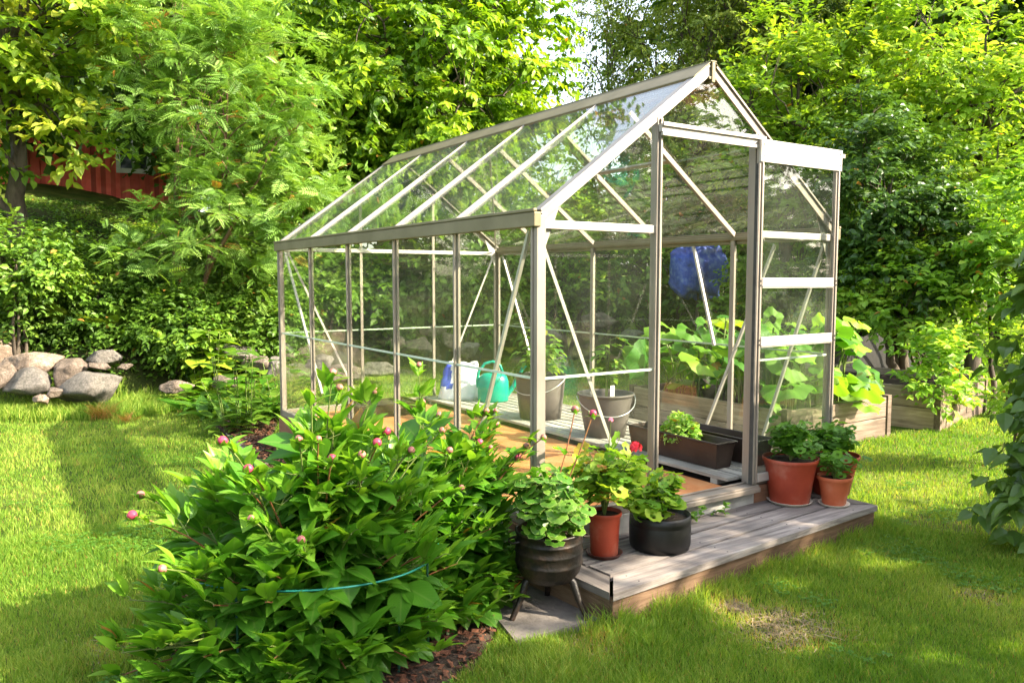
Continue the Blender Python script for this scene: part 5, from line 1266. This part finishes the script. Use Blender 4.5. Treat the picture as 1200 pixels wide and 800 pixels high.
# hedge row behind the greenhouse
HB = [(360, 13.4, 'mid green leafy shrub behind the far left greenhouse corner', 350, 300, 85, 80, 'under', .10),
      (455, 14.0, 'dark green shrub seen through the left glass under the lime tree', 455, 290, 85, 85, 'under', .12),
      (560, 14.2, 'leafy green shrub seen through the left glass above the watering can', 560, 285, 90, 80, 'under', .11),
      (660, 14.6, 'yellow-green shrub seen behind the front corner post', 660, 290, 90, 70, 'elm', .09),
      (760, 14.8, 'dark shrub seen through the door opening left of the blue shape', 745, 290, 75, 70, 'under', .11),
      (850, 14.8, 'dark green shrub seen through the door opening behind the blue shape', 850, 290, 80, 90, 'under', .10),
      (945, 13.0, 'light green shrub seen through the glass of the slid-open door', 940, 310, 70, 80, 'elm', .08),
      (650, 17.5, 'tall green shrub rising behind the glass gable', 640, 220, 60, 60, 'elm', .10),
      (760, 17.0, 'tall hazel seen through the roof glass below the birch', 745, 215, 75, 70, 'under', .10)]
for i, (bx, d, lb, px, py, rx, ry, lm, ls) in enumerate(HB):
    woody('shrub', lb, 'shrub', gbase(bx, d), [blob(px, py, d - .3, rx, ry), blob(px - rx * .4, py + ry * .6, d - .6, rx * .8, ry * .6), blob(px + rx * .5, py + ry * .5, d - .5, rx * .6, ry * .6)],
          T_MED if ls < .115 else T_RHW, L[lm], 85, 8, 8, ls * 1.25, crad=.5, trunk_r=.05, stems=4, seed=40 + i, tone=(0, .75), hang=.25, fork=.1)
# undergrowth shrubs on the bank, left
UB = [(20, 10.9, 0, 305, 66, 34, 'under', 'raspberry-like green bush on the bank under the maple trunk'), (95, 12.4, 95, 325, 75, 34, 'under', 'green bush on the bank below the red house, left half'),
      (30, 11.6, 25, 345, 75, 40, 'wood', 'dark green bush above the leftmost boulders'), (110, 11.6, 110, 345, 75, 48, 'fernl', 'dark leafy bush above the round pinkish boulder'),
      (180, 12.0, 195, 335, 50, 44, 'under', 'green bush behind the rowan stems'), (255, 11.8, 262, 320, 70, 60, 'wood', 'dark bush right of the rowan stems'),
      (300, 11.2, 300, 372, 50, 36, 'under', 'leafy bush behind the long grey boulder'), (205, 10.9, 208, 380, 44, 34, 'under', 'light green bush at the foot of the rowan'), (150, 13.6, 200, 290, 50, 20, 'elm', 'low sunlit bush on the bank just below the red house')]
L['fernl'] = L['under']
for i, (bx, d, px, py, rx, ry, lm, lb) in enumerate(UB):
    woody('bank_bush', lb, 'bush', gbase(bx, d), [blob(px, py, d - .2, rx, ry), blob(px + rx * .3, py + ry * .5, d - .4, rx * .8, ry * .6)],
          T_MED, L[lm], 90, 7, 8, .075, crad=.36, trunk_r=.025, stems=5, seed=60 + i, tone=(.0, .8), hang=.2, fork=.1)

# backdrop woodland: full trees, copies of two
wa = woody('woodland_tree', 'x', 'tree', (0, 0, 0), [((0, 0, 6.2), (3.2, 3.2, 3.6), 1), ((1.2, .6, 3.6), (2.6, 2.4, 2.2), .7), ((-1.4, -.5, 4.4), (2.2, 2.2, 2.4), .7)], T_RHW, L['wood'], 190, 9, 9, .26, crad=1.1, trunk_r=.24, seed=80, tone=(0, .8), hang=.3)
wb = woody('woodland_tree', 'x', 'tree', (0, 0, 0), [((0, 0, 7.5), (2.4, 2.4, 5.0), 1), ((0, 0, 3.6), (2.9, 2.9, 2.4), .8)], T_RHW, L['under'], 190, 9, 9, .22, crad=1.0, trunk_r=.2, seed=81, tone=(0, .7), hang=.5)
WL = [(-60, 24, 1.3, 0, 'woodland tree beyond the left edge behind the maple'), (75, 36, 1.5, 1, 'distant tree behind the red house, left one'), (215, 35, 1.5, 0, 'distant tree behind the red house, right one'),
      (300, 25, 1.25, 1, 'tall dark tree filling the gap between rowan and lime'), (395, 24, 1.3, 0, 'dark woodland tree behind the lime trunk'), (480, 25, 1.2, 1, 'woodland tree behind the lime crown'),
      (590, 27, .40, 0, 'lower woodland tree beneath the sky gap, left one'), (672, 28, .33, 1, 'lower woodland tree beneath the sky gap, right one'), (875, 27, 1.25, 0, 'woodland tree behind the fine-leaved birch'),
      (930, 24, 1.3, 1, 'woodland tree behind the young elm, left one'), (985, 23, 1.3, 0, 'woodland tree behind the young elm, right one'), (1080, 22, 1.3, 1, 'woodland tree behind the dark lilac'),
      (1175, 21, 1.1, 0, 'woodland tree behind the golden elm at the right'), (1290, 18, 1.1, 1, 'woodland tree just beyond the right edge')]
for i, (px, d, s, k, lb) in enumerate(WL):
    src = (wa, wb)[k]; loc = gbase(px, d, -.3)
    first = (k == 0 and i == 0) or (k == 1 and i == 1)
    if first: src.location = loc; src.scale = (s,) * 3; src['label'] = lb; src['group'] = 'woodland trees behind the garden'; src.rotation_euler = (0, 0, i)
    else: c = dup(src, loc, i * 1.7, lb, s); c['group'] = 'woodland trees behind the garden'
# tree right of and behind the viewpoint, shading the near lawn
def shade_tree(name, lb, base, s, rz, src=None):
    c = dup(src or wb, base, rz, lb, s); c.name = name
UD, UN = SUN_DIR, np.array([-SUN_DIR[1], SUN_DIR[0]])
for s_, n_, sc_, rz_, src_, lb_ in ((6.6, -2.1, .54, .4, wa, 'leafy tree behind the viewpoint that shades the foreground, nearest the middle'), (7.0, .40, .47, 1.9, wa, 'small leafy tree out to the right of the viewpoint, lowest of the shading trees'),
                               (7.2, -5.4, .58, 3.0, wa, 'leafy tree behind the viewpoint, far to its left')):
    p_ = UD * s_ + UN * n_; shade_tree('garden_tree', lb_, (p_[0], p_[1], GZ - .1), sc_, rz_, src_)

for k_, (az_, d_, sc_) in enumerate(((-12, 24, .8), (-27, 25, .75), (-42, 29, .8), (-58, 31, .85), (-80, 27, .8), (-105, 24, .85), (-130, 22, .8))):  # unseen trees added to darken what the front glass reflects
    a_ = math.radians(az_); p_ = CAM + np.array([math.cos(a_), math.sin(a_)]) * d_
    c_ = dup(wa if k_ % 2 else wb, (p_[0], p_[1], Hf(*p_) - .2), k_ * 1.3, 'unseen woodland tree added on the camera side to darken glass reflections, %s' % ('far right', 'right', 'right of the sun', 'under the sun', 'behind right', 'behind', 'behind left')[k_], sc_)
    c_['group'] = 'unseen trees added behind the viewpoint'
# ------------------------------------------------------------------ ferns, bank cover
def fern_proto(seed):
    rs = np.random.default_rng(seed); t = thing('fern', 'green fern with arching fronds growing on the bank behind the boulders', 'fern', (0, 0, 0), group='ferns on the bank')
    n = 13; a = np.arange(n) * 2 * PI / n + rs.normal(size=n) * .25; D = np.stack([np.cos(a), np.sin(a), rs.uniform(.45, 1.0, n)], -1)
    NN = np.stack([-np.cos(a) * .5, -np.sin(a) * .5, np.ones(n)], -1)
    MB().scatter(T_FROND, np.zeros((n, 3)), D, NN, rs.uniform(.45, .75, n), tone=rs.uniform(.1, .9, n)).build('fronds', L['fern'], t); return t
fps = [fern_proto(i) for i in range(3)]
rs = np.random.default_rng(77); used = [False] * 3; cnt = 0
while cnt < 62:
    px = rs.uniform(-30, 330) if cnt < 50 else rs.uniform(330, 760); d = rs.uniform(10.6, 15.5) if cnt < 50 else rs.uniform(12.5, 14.5); loc = gbase(px, d, -.02); 
    if loc[1] < wall_y(loc[0]) + .4: continue
    k = cnt % 3; s = rs.uniform(.7, 1.25)
    if not used[k]: fps[k].location = loc; fps[k].scale = (s,) * 3; used[k] = True
    else: dup(fps[k], loc, rs.uniform(0, 6), None, s)
    cnt += 1

def bankcover():
    rs = np.random.default_rng(5); n = 150000; px = rs.uniform(-200, 1400, n); d = 9 + 18 * rs.random(n) ** 1.5
    r = np.stack([(px - CX)] * 2, -1) * RT + FW * 950; r = r / np.linalg.norm(r, axis=1)[:, None]; x = CAM[0] + r[:, 0] * d; y = CAM[1] + r[:, 1] * d
    q = y - wall_y(x); k = (q > .15) & (q < 13.5) & (fbm(x * .8, y * .8, 9) + rs.random(n) * .2 > .42); x, y = x[k], y[k]; n = len(x)
    h = .34 * fbm(x * 1.1, y * 1.1, 8) * rs.random(n) ** .7 * np.clip(1.6 - (y - wall_y(x)) / 9, .25, 1)
    P = np.stack([x, y, H(x, y) + h], -1); D = rdir(n, .4) + [0, 0, .1]; NN = unit(rdir(n) * .7 + [0, -.2, 1])
    MB().scatter(T_RHW, P, D, NN, rs.uniform(.04, .09, n), tone=np.clip(fbm(x * .5, y * .5, 2) * 1.1 + rs.normal(size=n) * .15 - .1, 0, 1)).build('bank_undergrowth', L['under'])
    tag(bpy.data.objects['bank_undergrowth'], 'low leafy undergrowth covering the bank behind the boulders', 'undergrowth', kind='stuff')
bankcover()

# broad-leaved plants between boulders and greenhouse
def rosette(name, label, loc, n, lsz, tpl, mat, spread, up=1.0, seed=0, tone=(.1, .9), layers=1, stemh=0.0, W=1.0):
    rs = np.random.default_rng(seed); t = thing(name, label, 'plant', loc); a = rs.uniform(0, 2 * PI, n); el = rs.uniform(.35, 1.2, n) * up
    P = np.stack([rs.normal(size=n) * spread, rs.normal(size=n) * spread, rs.uniform(0, 1, n) * stemh], -1); D = np.stack([np.cos(a), np.sin(a), el], -1); NN = np.stack([-np.cos(a) * el, -np.sin(a) * el, np.ones(n)], -1)
    MB().scatter(tpl, P, D, NN, lsz * rs.uniform(.6, 1.15, n), W, tone=rs.uniform(*tone, n)).build('leaves', mat, t, smooth=True)
    if stemh: 
        s = MB()
        for i in range(max(3, n // 9)): a_ = rs.normal(size=2) * spread; s.tube(np.array([[a_[0] * .6, a_[1] * .6, -.05], [a_[0], a_[1], stemh]]), .005, 5)
        s.build('stem', M['stem'], t, smooth=True)
    return t
def G(px, py): p = at(px, py); return (p[0], p[1], Hf(p[0], p[1]))
rosette('iris_clump', 'clump of long strap leaves beside the far corner post, lower right of the boulders', G(316, 492), 46, .52, T_STRAP, L['strap'], .10, 2.2, 1)
rosette('iris_clump', 'strap-leaved clump at the far end of the mulch bed, left of the other strap leaves', G(285, 500), 34, .42, T_STRAP, L['strap'], .08, 1.9, 2)
rosette('tulip_clump', 'broad grey-green leaves in front of the brown boulder, at the bed end', G(262, 490), 40, .40, T_STRAPW, L['strap'], .10, 1.2, 3)
rosette('hosta', 'low broad-leaved plant beside the flat brown stone', G(238, 478), 40, .34, T_STRAPW, L['creeper'], .14, .9, 4)
rosette('tall_weed', 'tall leafy stem with large pale leaves in front of the rowan foot', G(243, 470), 70, .30, T_PEO2, L['elm'], .10, .3, 5, stemh=.85, W=1.5)
rosette('leafy_weed', 'leafy weed stem right of the tall pale one', G(278, 462), 60, .27, T_PEO2, L['creeper'], .12, .4, 6, stemh=.7, W=1.4)
rosette('leafy_weed', 'dark leafy stems against the greenhouse far corner', (-.15, 4.6, GZ), 80, .22, T_PEO2, L['under'], .16, .5, 7, stemh=.75, W=1.2)
rosette('leafy_weed', 'green stems with narrow leaves behind the far glass wall', (.5, 5.0, GZ), 70, .16, T_PEO2, L['under'], .25, .5, 8, stemh=.6)
rosette('grass_clump', 'tuft of orange dry grass in front of the slanting grey boulder', G(121, 492), 130, .22, T_STRAP, L['drygrass'], .05, 4, 9, (.2, 1), W=.25)
rosette('grass_clump', 'smaller dry grass tuft to the right of the orange one', G(152, 495), 60, .15, T_STRAP, L['drygrass'], .04, 3.5, 10, (0, .7), W=.25)
rosette('dandelion', 'low green weed in the lawn edge below the small pale stone', G(55, 488), 40, .16, T_PEO2, L['creeper'], .12, .6, 11)
rosette('dandelion', 'low leafy weed at the lawn edge left of the dry grass', G(92, 484), 40, .15, T_PEO2, L['creeper'], .12, .6, 12)
rosette('hellebore', 'dark green broad-leaved plant behind the far corner of the greenhouse', (.2, 5.7, GZ), 60, .26, T_PEO2, L['peony'], .28, .7, 13, stemh=.4, W=1.2)
# soil patch with weeds below the boulders
# ------------------------------------------------------------------ grass
def lawn():
    rs = np.random.default_rng(2)
    def cloud(n, r0, r1, pw, half):
        th = rs.uniform(-half, half, n); r = (r0 ** pw + (r1 ** pw - r0 ** pw) * rs.random(n)) ** (1 / pw)
        a = math.atan2(FW[1], FW[0]) + th; return CAM[0] + np.cos(a) * r, CAM[1] + np.sin(a) * r, r
    def mask(x, y):
        m = np.ones(x.shape, bool)
        m &= ~((x > -.04) & (x < GW + .04) & (y > -.04) & (y < GL + .06)); m &= ~inpoly(x, y, DECK); m &= ~inpoly(x, y, SLAB); m &= ~inpoly(x, y, BED)
        m &= (y < wall_y(x) + .1); m &= ~((x > 3.3) & (x < 5.9) & (y > 1.15) & (y < 3.2) & (y > 1.15)); return m
    def blades(x, y, h, wd, tone, name, label, mat, seg=2, lean=.8):
        n = len(x); z = H(x, y); a = rs.uniform(0, 2 * PI, n); l = rs.uniform(.1, 1, n) * lean * h; fa = rs.uniform(0, PI, n)
        dx, dy = np.cos(a), np.sin(a); sx, sy = np.cos(fa) * wd / 2, np.sin(fa) * wd / 2
        V = np.zeros((n, 5, 3))
        for i, (t, k) in enumerate(((0, 1), (.55, .8))):
            cx_ = x + dx * l * t * t; cy_ = y + dy * l * t * t; cz = z + h * t - .004
            V[:, 2 * i] = np.stack([cx_ - sx * k, cy_ - sy * k, cz], -1); V[:, 2 * i + 1] = np.stack([cx_ + sx * k, cy_ + sy * k, cz], -1)
        V[:, 4] = np.stack([x + dx * l, y + dy * l, z + h * .93], -1)
        k = (np.arange(n) * 5)[:, None]
        b = MB(); F4 = np.array([[0, 1, 3, 2]]) + k; F3 = np.array([[2, 3, 4]]) + k
        b.add(V.reshape(-1, 3), F4, tone=np.repeat(tone, 5)); b.F.setdefault(3, []).append((F3, 0))
        o = b.build(name, mat); tag(o, label, 'grass', kind='stuff'); return o
    X, Y, R_ = [], [], []
    for n, r0, r1, pw, hf in ((430000, 1.3, 5.2, 1.0, .78), (330000, 5.0, 14.5, 1.0, .72)):
        x, y, r = cloud(n, r0, r1, pw, hf); X.append(x); Y.append(y); R_.append(r)
    x, y, r = map(np.concatenate, (X, Y, R_)); k = mask(x, y); x, y, r = x[k], y[k], r[k]
    # worn patches
    pc = [at(920, 738)[:2], at(700, 760)[:2], at(1150, 700)[:2], at(130, 760)[:2], at(860, 715)[:2]]; pr = [.21, .13, .12, .14, .10]; bare = np.zeros(x.shape)
    for i_, (c, q) in enumerate(zip(pc, pr)): bare = np.maximum(bare, (.75 if i_ in (0, 4) else .35) * np.exp(-(((x - c[0]) ** 2 + (y - c[1]) ** 2) / q ** 2) ** 1.5) * (.55 + .9 * fbm(x * 14, y * 14, 7)))
    keep = rs.random(x.shape) > bare * .85; x, y, r, bare = x[keep], y[keep], r[keep], bare[keep]
    n1 = fbm(x * 1.3, y * 1.3, 21); n2 = fbm(x * 7, y * 7, 22); 
    h = (.014 + .026 * n2 + .012 * rs.random(x.shape) + .02 * np.clip(n1 - .5, 0, 1)) * (1 - .5 * np.clip(bare, 0, 1))
    # straw lying on the trodden patches
    xs_, ys_ = [], []
    for i_, (c, q) in enumerate(zip(pc, pr)):
        n_ = int((6500 if i_ in (0, 4) else 2500) * q); xs_.append(c[0] + rs.normal(size=n_) * q * .62); ys_.append(c[1] + rs.normal(size=n_) * q * .62)
    xs_, ys_ = np.concatenate(xs_), np.concatenate(ys_); k_ = (fbm(xs_ * 14, ys_ * 14, 7) > .40) & ~inpoly(xs_, ys_, BED) & ~inpoly(xs_, ys_, DECK) & ~inpoly(xs_, ys_, SLAB); xs_, ys_ = xs_[k_], ys_[k_]; n_ = len(xs_)
    st = (np.array([[-.5, 0, 0], [.5, 0, 0], [.5, 1, 0], [-.5, 1, 0]]), np.array([[0, 1, 2, 3]]), np.zeros((4, 2)))
    tag(MB().scatter(st, np.stack([xs_, ys_, H(xs_, ys_) + rs.uniform(.003, .016, n_)], -1), rdir(n_, .12), unit(rdir(n_) * .4 + [0, 0, 1]), rs.uniform(.015, .045, n_), rs.uniform(.05, .12, n_), tone=rs.random(n_)).build('dead_grass', M['straw']), 'pale dead grass matted in the worn spots of the lawn', 'dead grass', kind='stuff')
    # longer growth by the step and the edges
    ex = unit(B_ - A_); s = (np.stack([x, y], -1) - A_) @ ex; dperp = (np.stack([x, y], -1) - A_) @ np.array([ex[1], -ex[0]])
    near = np.exp(-np.clip(dperp, 0, 9) / .09) * ((s > -.15) & (s < 2.3) & (dperp > -.05)); h = h * (1 + near * (1.0 + 2.2 * fbm(x * 9, y * 9, 61)))
    lf = np.exp(-((x + .42) ** 2 + (y + .75) ** 2) / .12); h *= 1 + 1.1 * lf
    tuft = np.clip((fbm(x * 3, y * 3, 33) - .58) * 8, 0, 1); h *= 1 + .7 * tuft
    wd = np.clip(.0016 + .00055 * r, .002, .009); tone = np.clip(.15 + .75 * n1 * 1.0 + .28 * (n2 - .5) + rs.normal(size=x.shape) * .17 + bare * .6, 0, .94)
    dry = rs.random(x.shape) < (.05 + .6 * np.clip(bare, 0, 1) + .03 * lf)
    blades(x[~dry], y[~dry], h[~dry], wd[~dry], tone[~dry], 'lawn_grass', 'short mown green lawn grass in front of and around the greenhouse', L['grass'])
    blades(x[dry], y[dry], h[dry] * .8, wd[dry] * .8, tone[dry], 'dry_lawn_grass', 'dry straw-coloured blades among the lawn grass', L['drygrass'], lean=1.2)
    # rough grass at the foot of the boulders and on the bank crest
    px = rs.uniform(-100, 520, 60000); d = rs.uniform(9.0, 11.0, 60000); rr_ = np.stack([(px - CX)] * 2, -1) * RT + FW * 950; rr_ = rr_ / np.linalg.norm(rr_, axis=1)[:, None]; x = CAM[0] + rr_[:, 0] * d; y = CAM[1] + rr_[:, 1] * d
    q = y - wall_y(x); k = (q > -1.1) & (q < .2) & (fbm(x * 2, y * 2, 4) > .45) & ~((x > -.06) & (y < GL + .1)); x, y = x[k], y[k]
    blades(x, y, .05 + .16 * rs.random(len(x)) * np.clip(fbm(x * 2, y * 2, 4) * 1.6, 0, 1), np.full(len(x), .008), rs.uniform(.1, .93, len(x)), 'rough_grass', 'longer rough grass at the foot of the boulders', L['grass'], lean=.7)
lawn()
def clover():
    rs = np.random.default_rng(31); n = 60000; th = rs.uniform(-.7, .7, n); r = rs.uniform(1.4, 8, n); a = math.atan2(FW[1], FW[0]) + th; x = CAM[0] + np.cos(a) * r; y = CAM[1] + np.sin(a) * r
    k = (fbm(x * 2.2, y * 2.2, 51) > .60) & ~((x > -.06) & (x < GW + .06) & (y > -.06) & (y < GL + .1)) & ~inpoly(x, y, DECK) & ~inpoly(x, y, SLAB) & ~inpoly(x, y, BED) & (y < 6.5); x, y = x[k], y[k]; n = len(x)
    P = np.stack([x, y, H(x, y) + rs.uniform(.012, .04, n)], -1); b = MB(); a = rs.uniform(0, 6.3, n)
    for j in range(3):
        aa = a + j * 2.09; b.scatter(T_RHW, P, np.stack([np.cos(aa), np.sin(aa), np.full(n, .1)], -1), np.tile([[0, 0, 1.0]], (n, 1)) + rs.normal(size=(n, 3)) * .15, rs.uniform(.010, .017, n), 1.1, tone=rs.uniform(.1, .6, n))
    tag(b.build('clover', L['creeper']), 'patches of small clover leaves among the lawn grass', 'clover', kind='stuff')
clover()
